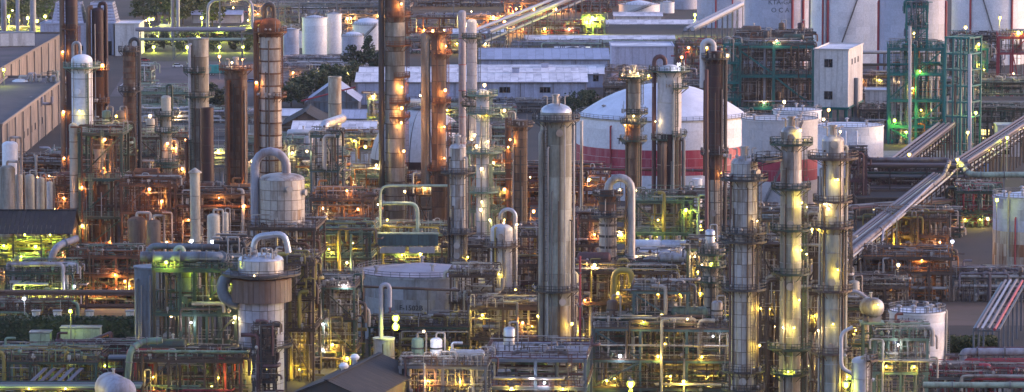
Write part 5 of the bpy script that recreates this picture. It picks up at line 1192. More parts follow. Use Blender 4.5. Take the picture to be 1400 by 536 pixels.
frame('green-topped valve deck', 'small yellow-green lit valve deck at the foot of the white drum-topped column', 96, 172, 975, 10, (178, 210), 'dark_green', 3, 1, 'sage', 'sage', pipes=8, risers=8, seed=31, pipe_mats=('sage', 'pale_green', 'brown_steel'), equip=(('vert', .1, 2, 'sage'), ('pump', -.2, 2, 'pale_green'), ('vert', .35, 2, 'brown_column')), lamps=((130, 172, 'g', 500), (160, 158, 'y', 300), (142, 170, 'w', 250)), fine=90, fine_mats=('sage',))
frame('rusty yard frame', 'rusty pipe frame with orange lamps in front of the asphalt yard', 190, 262, 1040, 14, (188, 214, 236), 'brown_steel', 3, 1, 'brown_steel', 'dark_green', pipes=14, risers=10, seed=32, pipe_mats=('rusty_silver', 'rust', 'pale_green'), equip=(('vert', -.35, 3, 'cream_steel'), ('hx', 0, 2, 'orange_paint'), ('box', .3, 2, 'white_steel')), lamps=((206, 158, 'w', 300), (238, 202, 'o', 500), (220, 225, 'o', 400), (250, 230, 'o', 400)), fine=120, fine_mats=('rusty_silver', 'pale_green'))
frame('long grey walkway rack', 'long grey walkway rack crossing behind the rusty yard frame', 60, 345, 1120, 10, (214, 226), 'steel_grey', 8, 1, 'steel_grey', 'steel_grey', pipes=26, risers=10, seed=33, pipe_mats=('lilac_grey', 'white_steel', 'pale_green', 'rust'), equip=(('drum', -.3, 2, 'white_steel'), ('hx', .2, 2, 'pale_green')), lamps=((300, 205, 'y', 400), (190, 205, 'y', 350), (240, 210, 'o', 300), (310, 195, 'g', 300)), fine=150, fine_mats=('pale_green', 'white_steel'))
frame('pale yard rack', 'pale pipe rack with small white lamps beyond the white black-banded column', 330, 440, 1075, 12, (196, 214, 236), 'steel_grey', 3, 1, 'sage', 'steel_grey', pipes=22, risers=10, seed=34, pipe_mats=('white_steel', 'lilac_grey', 'pale_green', 'rusty_silver'), equip=(('drum', .2, 3, 'white_steel'), ('drum', -.3, 2, 'white_steel'), ('box', 0, 3, 'pale_green')), lamps=((400, 208, 'w', 500), (412, 214, 'y', 400), (345, 220, 'w', 300), (430, 226, 'w', 300)), fine=150, fine_mats=('white_steel', 'pale_green'))
frame('central grey frame', 'grey-brown frame of pipes between squat drum and green frame', 405, 470, 985, 12, (214, 244, 270), 'steel_grey', 2, 1, 'sage', 'steel_grey', pipes=16, risers=10, seed=35, pipe_mats=('rusty_silver', 'pale_green', 'orange_paint'), equip=(('hx', .1, 2, 'orange_paint'), ('vert', -.3, 3, 'white_steel')), lamps=((455, 258, 'o', 400), (415, 250, 'y', 300), (447, 225, 'w', 300)), fine=120, fine_mats=('rusty_silver', 'pale_green'))
frame('small white-lamp frame', 'cream pipework frame glowing beside the low cream shed', 458, 545, 1130, 10, (188, 205), 'cream_steel', 3, 1, 'sage', 'steel_grey', pipes=12, risers=8, seed=36, pipe_mats=('cream_steel', 'white_steel', 'orange_paint'), equip=(('hx', 0, 1, 'cream_steel'),), lamps=((485, 192, 'y', 500), (460, 200, 'w', 300), (520, 190, 'w', 400)), fine=100, fine_mats=('cream_steel',))
frame('yellow scaffold stair', 'yellow-green lit scaffold stair tower left of the tall rusty stack', 503, 528, 1230, 8, (136, 160, 185), 'sage', 1, 1, 'yellow_paint', 'sage', pipes=3, risers=4, seed=37, beam=.35, lamps=((510, 131, 'w', 700), (515, 165, 'y', 700), (520, 180, 'y', 400)), fine=40, fine_mats=('yellow_paint',), equip=())
# right-hand middle ground
frame('amber pump yard', 'amber-lit pump yard frame under the long diagonal rack', 1196, 1296, 990, 16, (298, 322, 345), 'brown_steel', 4, 1, 'brown_steel', 'brown_steel', pipes=18, risers=14, seed=38, pipe_mats=('orange_paint', 'cream_steel', 'yellow_paint', 'brown_steel'), equip=(('hx', -.2, 1, 'cream_steel'), ('vert', .2, 1, 'orange_paint'), ('pump', 0, 0, 'yellow_paint')), lamps=((1230, 332, 'y', 1200), (1265, 345, 'o', 700), (1215, 350, 'o', 500), (1285, 330, 'o', 500), (1240, 365, 'o', 400)), fine=150, fine_mats=('orange_paint', 'cream_steel'))
frame('green red-valved frame', 'green frame with red standpipes beyond the rusty cream tank', 1308, 1368, 1060, 16, (262, 290, 312), 'dark_green', 2, 1, 'dark_green', 'dark_green', pipes=12, risers=10, seed=39, pipe_mats=('pale_green', 'red_pipe', 'dark_green'), equip=(('vert', 0, 1, 'red_pipe'), ('drum', .2, 2, 'sage'), ('hx', -.2, 0, 'cream_steel')), lamps=((1340, 320, 'y', 300), (1320, 300, 'y', 300)), fine=110, fine_mats=('sage', 'red_pipe'))
frame('maroon rack end', 'maroon end bay of the pipe bridge beside the crowned lamp-lit column', 1160, 1184, 1085, 14, (212, 245, 280), 'maroon_steel', 1, 1, 'maroon_steel', 'maroon_steel', pipes=8, risers=6, seed=40, pipe_mats=('maroon_steel', 'dark_steel'), equip=(('drum', 0, 1, 'maroon_steel'),), fine=60, fine_mats=('dark_steel',), beam=.7)
frame('dark teal cage', 'wide teal cage of dark furnaces under the lettered lilac tank', 1004, 1112, 1400, 26, (62, 102, 146), 'teal', 2, 1, 'teal', 'dark_steel', pipes=18, risers=16, seed=41, beam=1.0, pipe_mats=('dark_steel', 'brown_steel', 'lilac_grey'), equip=(('drum', -.25, 1, 'brown_column'), ('vert', .2, 2, 'brown_column'), ('drum', .25, 3, 'dark_green'), ('hx', -.2, 3, 'rust'), ('vert', -.1, 3, 'dark_steel'), ('vert', .05, 1, 'brown_column')), fine=220, fine_mats=('dark_steel',), lamps=((1062, 55, 'w', 500), (1045, 140, 'w', 300)), stairs=False)
frame('furnace backing', 'dark brown furnace block structure inside and behind the teal cage', 1006, 1110, 1440, 20, (50, 80, 110), 'dark_steel', 4, 1, 'brown_steel', 'dark_steel', pipes=30, risers=24, seed=42, beam=.8, pipe_mats=('dark_steel', 'brown_steel', 'rust'), fine=260, fine_mats=('dark_steel', 'brown_steel'), equip=(('drum', -.3, 3, 'brown_column'), ('vert', .1, 3, 'brown_column'), ('vert', .35, 3, 'maroon_steel')))
frame('teal side stair', 'narrow teal stair frame on the near side of the furnace cage', 990, 1012, 1395, 12, (60, 85, 112, 135), 'teal', 1, 1, 'teal', 'teal', pipes=2, risers=3, seed=43, beam=.6, fine=30, fine_mats=('teal',))
frame('green braced tower', 'green braced tower of pipes and lamps before the dim grey tank', 1216, 1290, 1310, 16, (66, 100, 136, 172), 'teal', 2, 1, 'teal', 'teal', pipes=16, risers=16, seed=44, beam=.75, pipe_mats=('lilac_grey', 'white_steel', 'teal', 'orange_paint'), equip=(('vert', -.2, 3, 'lilac_grey'), ('hx', .1, 3, 'red_pipe'), ('box', .2, 1, 'white_steel'), ('vert', -.35, 1, 'pale_green')), fine=200, fine_mats=('teal', 'rusty_silver', 'sage'), lamps=((1258, 97, 'y', 500), (1224, 164, 'g', 900), (1248, 120, 'y', 600), (1260, 150, 'y', 700), (1240, 180, 'y', 700), (1270, 190, 'y', 500)))
frame('slender green spire frame', 'slender green pipe spire standing on the braced tower top', 1240, 1268, 1312, 8, (8, 38, 66), 'teal', 1, 1, 'teal', 'teal', pipes=6, risers=8, seed=45, beam=.5, fine=90, fine_mats=('teal', 'steel_grey'), pipe_mats=('teal', 'blue_steel'), equip=(('vert', .1, 2, 'blue_steel'),))
frame('green lattice screen', 'flat green lattice screen of small bays beside the braced tower', 1292, 1326, 1270, 10, (50, 72, 94, 116, 138, 158), 'teal', 3, 1, 'teal', 'teal', pipes=2, risers=3, seed=46, beam=.55, fine=20, fine_mats=('teal',), braces=False, rz=-.5, stairs=False, skip_deck=(0, 1, 2, 3, 4, 5))
frame('green side gantry', 'green gantry hung with lamps beyond the lattice screen', 1326, 1350, 1380, 14, (66, 84, 104), 'teal', 1, 1, 'sage', 'teal', pipes=6, risers=6, seed=47, beam=.6, fine=60, fine_mats=('sage',), lamps=((1340, 88, 'g', 400), (1338, 60, 'y', 300)), equip=(('box', 0, 2, 'pale_green'),))
frame('far green pipe deck', 'green pipe deck with small lamps under the blue pipe line', 1296, 1420, 1345, 12, (112, 128), 'dark_green', 5, 1, 'sage', 'steel_grey', pipes=16, risers=8, seed=48, pipe_mats=('lilac_grey', 'dark_green', 'cream_steel'), equip=(('hx', .2, 1, 'cream_steel'),), lamps=((1360, 136, 'w', 500), (1385, 100, 'w', 300), (1330, 118, 'w', 300), (1345, 95, 'y', 250)), fine=120, fine_mats=('cream_steel', 'dark_green'))
frame('red gantry', 'red pipe gantry with two yellow lamps below the slanting stair tank', 1366, 1404, 1420, 12, (50, 72), 'red_pipe', 2, 1, 'red_pipe', 'steel_grey', pipes=6, risers=4, seed=49, fine=40, fine_mats=('steel_grey',), beam=.6, equip=(('box', .2, 1, 'beige_wall'),))
frame('black cluttered rack', 'dark cluttered rack beneath the slanting stair tank beside the green gantry', 1302, 1368, 1470, 14, (52, 70, 92), 'dark_steel', 3, 1, 'dark_steel', 'dark_steel', pipes=16, risers=10, seed=50, pipe_mats=('dark_steel', 'lilac_grey', 'brown_steel'), fine=130, fine_mats=('dark_steel', 'steel_grey'), equip=(('drum', 0, 2, 'dark_steel'),))
# far band along the top edge
frame('far leafy rack', 'far pipe rack before the yellow-lit trees at the picture corner', -30, 62, 1880, 14, (42, 56), 'steel_grey', 5, 1, 'dark_green', 'steel_grey', pipes=20, risers=8, seed=51, beam=.6, pipe_mats=('lilac_grey', 'steel_grey', 'dark_steel'), fine=110, fine_mats=('dark_steel', 'steel_grey'), lamps=((18, 14, 'w', 2500), (8, 36, 'g', 600), (26, 28, 'y', 700), (52, 28, 'g', 700), (45, 60, 'g', 1000)), equip=())
frame('far green rack', 'far rack of pipes under yellow-green lamps past the cooling tower', 192, 352, 1850, 16, (44, 60), 'steel_grey', 8, 1, 'dark_green', 'steel_grey', pipes=30, risers=14, seed=52, beam=.6, pipe_mats=('lilac_grey', 'steel_grey', 'sage', 'red_pipe'), fine=190, fine_mats=('pale_green', 'dark_steel'), lamps=((209, 26, 'g', 800), (300, 37, 'g', 900), (340, 27, 'g', 700), (215, 74, 'g', 300), (200, 28, 'y', 500), (240, 50, 'g', 300), (270, 60, 'g', 300), (320, 10, 'y', 500)), equip=(('drum', -.3, 2, 'white_steel'), ('hx', .1, 0, 'clean_white')))
frame('far upper rack', 'hazy upper rack behind the row of white tanks', 340, 560, 1960, 14, (8, 22), 'blue_steel', 9, 1, 'steel_grey', 'steel_grey', pipes=26, risers=12, seed=53, beam=.55, pipe_mats=('lilac_grey', 'steel_grey', 'blue_steel'), fine=160, fine_mats=('lilac_grey', 'steel_grey'), lamps=((345, 13, 'o', 1200), (480, 24, 'o', 600), (520, 20, 'o', 600), (365, 30, 'y', 800)), equip=())
frame('pipe yard before tanks', 'low pipe yard in front of the row of white tanks', 385, 500, 1660, 12, (84,), 'steel_grey', 6, 1, 'steel_grey', 'steel_grey', pipes=22, risers=8, seed=54, pipe_mats=('lilac_grey', 'white_steel', 'steel_grey'), fine=160, fine_mats=('lilac_grey', 'white_steel'), lamps=((362, 60, 'o', 500),), equip=())
frame('far rusty works', 'far rusty works with orange lit bays above the warehouses', 556, 690, 1900, 18, (24, 44, 60), 'rust', 6, 1, 'brown_steel', 'brown_steel', pipes=26, risers=16, seed=55, beam=.6, pipe_mats=('rust', 'lilac_grey', 'brown_steel', 'pale_green'), fine=200, fine_mats=('rusty_silver', 'brown_steel'), lamps=((675, 22, 'o', 1500), (690, 28, 'o', 1500), (580, 55, 'o', 800), (640, 30, 'w', 800), (660, 50, 'o', 1000)), equip=(('drum', .3, 2, 'pale_green'), ('hx', -.3, 1, 'orange_paint')))
frame('far amber works', 'far amber-lit works beyond the slanting conveyor pipes', 690, 830, 2080, 18, (4, 22), 'brown_steel', 6, 1, 'brown_steel', 'brown_steel', pipes=24, risers=12, seed=56, beam=.6, pipe_mats=('rust', 'red_pipe', 'lilac_grey'), fine=160, fine_mats=('brown_steel', 'rusty_silver'), lamps=((706, 12, 'o', 2500), (760, 16, 'o', 1500), (730, 24, 'o', 1000)), equip=(('hx', .2, 1, 'red_pipe'),))
frame('green valve hut frame', 'yellow-green lit valve frame between the canopies and amber works', 796, 826, 1900, 10, (24, 36), 'sage', 2, 1, 'sage', 'sage', pipes=6, risers=6, seed=57, fine=50, fine_mats=('sage', 'yellow_paint'), lamps=((810, 24, 'g', 3000), (802, 30, 'g', 1000)), equip=())
frame('pipe deck by canopies', 'steel pipe deck running under the long pale canopies', 700, 930, 1690, 12, (62,), 'steel_grey', 10, 1, 'steel_grey', 'steel_grey', pipes=26, risers=8, seed=58, pipe_mats=('lilac_grey', 'steel_grey', 'pale_green'), fine=150, fine_mats=('steel_grey', 'lilac_grey'), equip=())
frame('yard rack past the sheds', 'low purple-grey rack between white roofed hut and warehouse', 540, 700, 1390, 12, (150, 160), 'steel_grey', 6, 1, 'sage', 'steel_grey', pipes=22, risers=10, seed=59, pipe_mats=('lilac_grey', 'pale_green', 'red_pipe', 'rusty_silver'), fine=170, fine_mats=('rusty_silver', 'pale_green'), lamps=((575, 130, 'w', 300), (650, 140, 'y', 400), (690, 150, 'w', 300), (612, 150, 'y', 300)), equip=(('drum', -.3, 2, 'white_steel'), ('box', .2, 2, 'pale_green')))
# ---------------------------------------------------------------- more structures between the big ones
hall_roof = hall_z + .02
for a in (
    ('brown pump rows', 'low brown pump rows beneath the long diagonal rack', 1182, 1300, 905, 18, (352, 372), 'brown_steel', 4, 'o', ('brown_steel', 'orange_paint', 'rusty_silver')),
    ('cream drum backing', 'low cream pipe frame behind the silver end-on drum', 1150, 1240, 835, 14, (392, 418), 'brown_steel', 3, 'y', ('cream_steel', 'brown_steel')),
    ('dark rack posts', 'dark post frame right under the upper bend of the diagonal rack', 1256, 1312, 1035, 12, (296, 318), 'dark_green', 2, 'o', ('dark_green', 'rusty_silver')),
    ('road edge pipes', 'low grey frame of pipes along the plant road beside the rusty cream tank', 1304, 1420, 905, 5, (380,), 'steel_grey', 4, 'none', ('rack_pipe', 'rusty_silver')),
    ('corner tangle', 'tangle of small pipes beneath the stepped grey and red pipes', 1275, 1420, 765, 10, (516,), 'steel_grey', 4, 'none', ('rack_pipe', 'red_pipe', 'rusty_silver')),
    ('tank foot frame', 'yellow-lit pipe frame at the foot of the tank marked F-1502B', 505, 640, 812, 10, (446, 470), 'dark_green', 4, 'y', ('brown_steel', 'yellow_paint', 'cream_steel')),
    ('hidden brown bay', 'brown bay of pipes between grid-clad mast column and the yellow-striped one', 604, 700, 900, 12, (336, 370), 'brown_steel', 3, 'y', ('brown_steel', 'rusty_silver')),
    ('tall brown backing', 'tall brown frame of pipes right behind the thickest smooth column', 700, 806, 880, 12, (322, 362, 402), 'brown_steel', 3, 'o', ('brown_steel', 'maroon_steel', 'yellow_paint')),
    ('sphere yard frame', 'grey lamp-dotted pipe frame to the side of the gas sphere', 612, 705, 1050, 10, (178, 200), 'steel_grey', 3, 'w', ('rusty_silver', 'pale_green')),
    ('drum cradle', 'dark brown cradle frame carrying the squat panelled drum', 340, 430, 842, 18, (312, 352, 392), 'brown_steel', 2, 'y', ('brown_steel', 'dark_rust', 'rusty_silver')),
    ('west scaffold', 'dark scaffold pressed against the brown-collared vessel on the duct side', 296, 332, 792, 10, (338, 372, 410), 'dark_steel', 1, 'y', ('dark_steel', 'rusty_silver')),
    ('east scaffold', 'dark scaffold pressed against the brown-collared vessel on the tank side', 392, 428, 782, 10, (360, 405, 450), 'brown_steel', 1, 'y', ('brown_steel', 'yellow_paint')),
    ('slim front scaffold', 'slim dark scaffold standing right before the brown-collared vessel body', 346, 374, 750, 3, (456, 488, 520), 'dark_steel', 1, 'none', ('dark_steel', 'brown_steel', 'maroon_steel')),
    ('white lit scaffold', 'small white-lit scaffold frame at the corner of the asphalt yard', 190, 206, 1400, 8, (96, 112, 128), 'pale_green', 1, 'none', ('white_steel', 'pale_green')),
    ('conveyor side rack', 'far grey rack of pipes between rusty works and blue-grey shed', 560, 690, 1760, 12, (54, 66), 'steel_grey', 6, 'none', ('lilac_grey', 'pale_green', 'rust')),
    ('vent side rack', 'dark far rack of pipes behind the candy-cane vent column', 925, 1008, 1540, 12, (60, 78, 96), 'dark_steel', 4, 'none', ('steel_grey', 'red_pipe', 'lilac_grey')),
    ('gable yard rack', 'low rusty pipe rack between the warehouse gable and huge tank', 826, 1000, 1430, 10, (118, 134), 'brown_steel', 8, 'none', ('rusty_silver', 'steel_grey')),
    ('office front rack', 'grey pipe rack in front of the boxy lavender block', 828, 945, 1520, 8, (98, 112), 'steel_grey', 6, 'none', ('lilac_grey', 'rusty_silver')),
    ('tree side rack', 'low pipe rack along the road in front of the tree belt', 376, 500, 1560, 8, (94,), 'steel_grey', 6, 'none', ('lilac_grey', 'white_steel')),
    ('middle far rack', 'long far rack of pipes behind the bush row and the white tanks', 330, 470, 1850, 10, (40, 52), 'blue_steel', 8, 'none', ('lilac_grey', 'steel_grey')),
    ('upper canopy rack', 'far brown rack above the long thin pale canopy', 690, 800, 1900, 10, (34, 44), 'brown_steel', 6, 'none', ('lilac_grey', 'red_pipe')),
    ('sphere front clutter', 'rusty low frame of pipes under the gas sphere', 545, 640, 1040, 10, (246, 266), 'brown_steel', 4, 'w', ('rusty_silver', 'orange_paint')),
    ('tank side tangle', 'brown tangle of thin pipes before the yellow-striped cream column', 616, 674, 828, 8, (376, 412, 448), 'brown_steel', 2, 'y', ('brown_steel', 'cream_steel')),
    ('upper brown tangle', 'tall brown tangle of pipes to the near side of the silver gooseneck', 786, 826, 868, 8, (300, 335, 368), 'brown_steel', 1, 'o', ('brown_steel', 'rusty_silver', 'maroon_steel')),
    ('inner yellow bay', 'narrow lit bay between the two smooth ring-platform columns', 1098, 1122, 760, 8, (300, 350, 400, 450), 'brown_steel', 1, 'y', ('cream_steel', 'brown_steel')),
    ('silver inner bay', 'narrow lit bay between grid-clad silver column and its smooth neighbour', 1040, 1064, 765, 8, (340, 392, 440), 'brown_steel', 1, 'y', ('cream_steel', 'brown_steel')),
    ('vessel row backing', 'brown frame behind the row of cream vessels at the picture edge', -20, 108, 1045, 12, (222, 240), 'brown_steel', 4, 'o', ('rusty_silver', 'rust')),
    ('rust ridge frame', 'rusty low frame behind the tall braced hopper tower', 100, 196, 1055, 12, (202, 228), 'dark_rust', 3, 'o', ('rust', 'rusty_silver', 'pale_green')),
    ('hedge front frame', 'low railed frame in front of the twin brown pipes by the hedge', -20, 96, 860, 5, (424,), 'dark_steel', 4, 'y', ('dark_rust', 'sage')),
    ('front pump rows', 'yellow-lit pump rows just above the bottom edge pipe bundle', -20, 132, 758, 12, (494,), 'dark_green', 5, 'g', ('sage', 'yellow_paint', 'maroon_steel')),
    ('container yard frame', 'low frame of maroon pipes below the long green container', 60, 188, 788, 8, (484,), 'dark_steel', 4, 'g', ('maroon_steel', 'sage')),
    ('pale yard fence rack', 'pale rack of white pipes before the dark round yard trees', 186, 350, 1230, 10, (156, 168), 'steel_grey', 5, 'w', ('white_steel', 'pale_green', 'lilac_grey')),
    ('small yard frame', 'small pale green pipe frame at the near edge of the asphalt yard', 190, 256, 1330, 10, (126, 142), 'sage', 2, 'none', ('white_steel', 'pale_green')),
    ('silver side frame', 'brown lamp-lit frame between the grid-clad silver column and huge tank', 1000, 1062, 885, 10, (292, 330, 372), 'brown_steel', 2, 'y', ('brown_steel', 'rusty_silver')),
    ('maroon column frame', 'green-railed frame around the foot of the dark maroon column', 930, 1008, 905, 10, (268, 296, 326), 'dark_green', 2, 'y', ('brown_steel', 'pale_green')),
    ('far leaf rack', 'farthest pipe rack deep behind the yellow-lit trees in the corner', -30, 64, 2090, 12, (-12, 3), 'steel_grey', 3, 'none', ('lilac_grey', 'sage')),
    ('far lamp rack', 'farthest rack of pipes past the cooling tower, dotted by green lamps', 186, 352, 2060, 12, (-8, 6), 'steel_grey', 5, 'none', ('lilac_grey', 'sage', 'red_pipe')),
    ('far tank rack', 'farthest steel rack beyond the domed white tank', 440, 560, 2130, 12, (-18, -4), 'steel_grey', 4, 'none', ('lilac_grey', 'rust')),
    ('far works rack', 'farthest steel rack above the far rusty works', 560, 700, 2140, 12, (-20, -5), 'brown_steel', 4, 'none', ('lilac_grey', 'rust')),
    ('far canopy rack', 'farthest steel rack behind the stair tank and canopies', 826, 965, 2140, 12, (-20, -5), 'steel_grey', 4, 'none', ('lilac_grey', 'red_pipe')),
    ('substation pipes', 'dark pipe frame before the beige wall block by the hut', 1162, 1242, 1500, 8, (104, 116), 'dark_steel', 3, 'none', ('steel_grey', 'lilac_grey')),
    ('low tank rack', 'dark low rack between the plain low tank and green braced tower', 1176, 1300, 1370, 10, (150, 164), 'dark_steel', 5, 'none', ('dark_green', 'rusty_silver')),
    ('workshop front frame', 'dark green frame of pipes in front of the concrete workshop', 1328, 1420, 1300, 8, (150, 166), 'dark_green', 4, 'none', ('dark_green', 'cream_steel')),
    ('warehouse side rack', 'low dark rack running along the foot of the long lavender warehouse', 560, 800, 1440, 6, (142,), 'steel_grey', 9, 'none', ('steel_grey', 'rusty_silver')),
    ('bridge underframe', 'dark steel frame under the pipe bridge by the maroon end bay', 1178, 1310, 1125, 10, (238, 256), 'dark_steel', 5, 'none', ('dark_steel', 'maroon_steel', 'dark_green')),
):
    short, lab, x0, x1, D, dep, tops, mt, nx, gl, pm = a
    big = D > 1300
    frame(short, lab, x0, x1, D, dep, tops, mt, nx, 1, 'brown_steel' if mt != 'sage' else 'sage', mt if mt in ('sage', 'steel_grey') else 'brown_steel', pipes=12, risers=9, pipe_mats=pm, fine=int((x1 - x0) * .9) + 30, fine_mats=pm[:2], seed=x0 + 200, beam=.42 if not big else .55, glow_kind=gl, stairs=not big,
          equip=(('hx', -.25, 1, pm[0]), ('drum', .25, 0, pm[-1])) if (x1 - x0) > 90 and D < 1100 else (),
          lamps=tuple((x0 + (x1 - x0) * f, tops[0] + 5, k, 200) for f, k in ((.2, 'o'), (.5, 'y'), (.8, 'w'))) if D > 1450 else ())
frame('hall roof pipework', 'pale pipework standing on the low beige hall roof beside the white tank', 34, 84, 1395, 12, (124, 146), 'steel_grey', 2, 1, 'steel_grey', 'steel_grey', pipes=12, risers=10, pipe_mats=('lilac_grey', 'dark_steel', 'cream_steel'), fine=90, fine_mats=('steel_grey', 'lilac_grey'), seed=301, base=hall_roof, glow_kind='none', equip=())
for px, py0, lab in ((42, 150, 'grey hoop of pipe on the low beige hall roof, nearer the white tank'), (56, 146, 'grey hoop of pipe on the low beige hall roof, nearer the wall edge')):
    D = 1330; x = xof(px, D, 20); path_pipe(lab, [(x, D, hall_roof), (x, D, zof(py0 - 4, D)), (x + 3.6, D, zof(py0 - 4, D)), (x + 3.6, D, hall_roof)], .5, 'lilac_grey', rb=1.6)

for i, px in enumerate((200, 222, 246, 268, 292, 318, 338)):
    X = xof(px, 1780, 3); tree('low yellow-green lit bush, %s along the far yard rack' % ('first', 'second', 'third', 'fourth', 'fifth', 'sixth', 'last')[i], X, 1780 + 8 * (i % 2), 7 + i % 3, 5.5, 'leaf_mid', False, 80 + i, n=700, base_crown=.05)
for px, lab in ((210, 'yellow-green lamp post between the first far bushes'), (256, 'yellow-green lamp post in the middle of the far bushes'), (300, 'yellow-green lamp post by the fifth far bush'), (332, 'yellow lamp post at the end of the far bushes')):
    lamp_post(lab, px, 64, 1768, 'g', 420)
a = at(42, 512); t = thing('plank_row', 'row of pale planks leaning on a low trestle, above the bottom edge bundle', 'plank row', (xof(62, 750, 6), 750, 0))
for i in range(5): strut(t, 'plank', (-4 + 1.7 * i, -2.5, 3.4), (-.6 + 1.7 * i, 6, 6.3), 0.8, 'rack_pipe', .16)
for x in (-3, 3.5): strut(t, 'post', (x, 5, 0), (x, 5, 5.6), .3, 'dark_steel'); strut(t, 'post', (x - 1, -2, 0), (x - 1, -2, 3.2), .3, 'dark_steel')

gable('shed', 'far white-roofed shed right of the slim white tank', 840, 905, 2000, 14, 22, 1.4, 'pale_wall', 'pale_roof', np_=7, nroof=8)
gable('shed', 'far lilac shed between the rusty works and conveyor', 610, 690, 1830, 16, 46, 1.6, 'lilac_wall', 'pale_roof', np_=9, nroof=10)
gable('shed', 'small far pale shed behind the blue pipe bridge', 396, 446, 2040, 14, 10, 1.5, 'lilac_wall', 'pale_roof', np_=6, nroof=7)
gable('shed', 'far grey shed beyond the bush row', 262, 330, 1990, 16, 20, 1.6, 'lilac_wall', 'blue_roof', np_=8, nroof=9)
# ---------------------------------------------------------------- pipe racks
P3 = lambda px, D: Vector((xof(px, D, 8), D, 0))
M6 = ('lilac_grey', 'rusty_silver', 'maroon_steel', 'bright_silver', 'steel_grey', 'white_steel')
pipe_rack('long diagonal pipe rack with silver pipes climbing from the crowned lamp-lit column', P3(1120, 858), P3(1298, 1092), 10.5, 5.2, (7.2, 10.6), [(.04, 0.46, 1, 'rack_pipe'), (.25, 0.21, 1, 'maroon_steel'), (.4, 0.26, 1, 'rack_pipe'), (.55, 0.22, 1, 'rusty_silver'), (.72, 0.30, 1, 'rack_pipe'), (.92, 0.38, 1, 'rack_pipe'), (.1, 0.30, 0, 'steel_grey'), (.35, 0.22, 0, 'rusty_silver'), (.6, 0.30, 0, 'maroon_steel'), (.85, 0.22, 0, 'steel_grey')], 'brown_steel', 10,
          lamps=((.45, 'y', 300), (.75, 'o', 300)))
pipe_rack('pipe bridge with thick lavender pipes crossing above the control building', P3(1166, 1100), P3(1318, 1098), 12, 14, (6.0, 9.2, 12.1), [(.02, 0.56, 2, 'rack_pipe'), (.3, 0.30, 2, 'steel_grey'), (.55, 0.30, 2, 'rack_pipe'), (.95, 0.60, 2, 'rack_pipe'), (.03, 0.45, 1, 'steel_grey'), (.4, 0.30, 1, 'dark_green'), (.8, 0.38, 1, 'dark_green'), (.05, 0.38, 0, 'rack_pipe'), (.5, 0.30, 0, 'dark_steel')], 'dark_steel', 10)
pipe_rack('silver-topped rack running up beyond the bridge to the picture edge', P3(1316, 1110), P3(1425, 1290), 11, 5, (7.5, 11.1), [(.05, 0.45, 1, 'rack_pipe'), (.35, 0.30, 1, 'rack_pipe'), (.65, 0.30, 1, 'rack_pipe'), (.95, 0.38, 1, 'rack_pipe'), (.2, 0.30, 0, 'steel_grey'), (.7, 0.30, 0, 'rusty_silver')], 'brown_steel', 8, lamps=((.3, 'y', 300), (.7, 'w', 400)))
pipe_rack('short broad white-topped rack climbing behind the pipe bridge', P3(1232, 1120), P3(1306, 1262), 10, 6, (7, 10.1), [(.05, 0.52, 1, 'rack_pipe'), (.35, 0.45, 1, 'rack_pipe'), (.65, 0.38, 1, 'rack_pipe'), (.95, 0.45, 1, 'rack_pipe'), (.3, 0.30, 0, 'rusty_silver')], 'brown_steel', 8)
pipe_rack('long twin brown pipes on posts crossing in front of the rust frames', P3(-20, 872), P3(186, 872), 5.5, 3, (2.6, 5.6), [(.1, .55, 1, 'brown_column'), (.8, .3, 1, 'rusty_silver'), (.1, .5, 0, 'dark_rust'), (.7, .3, 0, 'steel_grey')], 'dark_rust', 12, brace=0)
pipe_rack('low yellow-lit bundle of pipes along the bottom edge by the drum end', P3(-20, 742), P3(180, 742), 4.2, 8, (1.6, 4.3), [(.05, .3, 1, 'sage'), (.2, .2, 1, 'grey_tan'), (.35, .25, 1, 'pale_green'), (.5, .2, 1, 'sage'), (.65, .3, 1, 'steel_grey'), (.8, .22, 1, 'grey_tan'), (.95, .3, 1, 'dark_green'), (.2, .3, 0, 'rusty_silver'), (.5, .3, 0, 'steel_grey'), (.8, .3, 0, 'sage')], 'dark_steel', 7, brace=2, lamps=((.05, 'g', 500), (.3, 'y', 500), (.55, 'y', 500)))
pipe_rack('dark grey bundle of pipes behind the yellow-lit bundle at the bottom edge', P3(-20, 775), P3(170, 775), 5.0, 6, (2.4, 5.1), [(.05, .3, 1, 'steel_grey'), (.3, .25, 1, 'blue_steel'), (.55, .3, 1, 'rusty_silver'), (.8, .25, 1, 'steel_grey'), (.2, .3, 0, 'maroon_steel'), (.7, .3, 0, 'steel_grey')], 'dark_steel', 8)
pipe_rack('grey and red pipe rack below the hedge containers', P3(40, 806), P3(240, 806), 1.4, 4, (1.5,), [(.1, .7, 0, 'lilac_grey'), (.6, .3, 0, 'red_pipe'), (.9, .4, 0, 'steel_grey')], 'steel_grey', 9)
pipe_rack('long far pipe rack crossing the yard behind the grey-tan column', P3(190, 1720), P3(330, 1720), 12, 8, (8, 12.1), [(.05, .8, 1, 'lilac_grey'), (.4, .6, 1, 'steel_grey'), (.8, .7, 1, 'lilac_grey'), (.2, .6, 0, 'pale_green'), (.7, .5, 0, 'steel_grey')], 'blue_steel', 14)
pipe_rack('topmost far pipe bridge with thick blue pipes above the tank row', P3(300, 1900), P3(620, 1900), 22, 6, (22.1,), [(.05, 1.2, 0, 'lilac_grey'), (.8, .8, 0, 'blue_steel')], 'blue_steel', 26, brace=0)
pipe_rack('slanting far conveyor of two pale pipes climbing past the warehouses', P3(672, 1690), P3(836, 2120), 13, 9, (9, 13.1), [(.05, .75, 1, 'lilac_grey'), (.5, .4, 1, 'rack_pipe'), (.95, .75, 1, 'lilac_grey'), (.3, .6, 0, 'steel_grey')], 'steel_grey', 26)
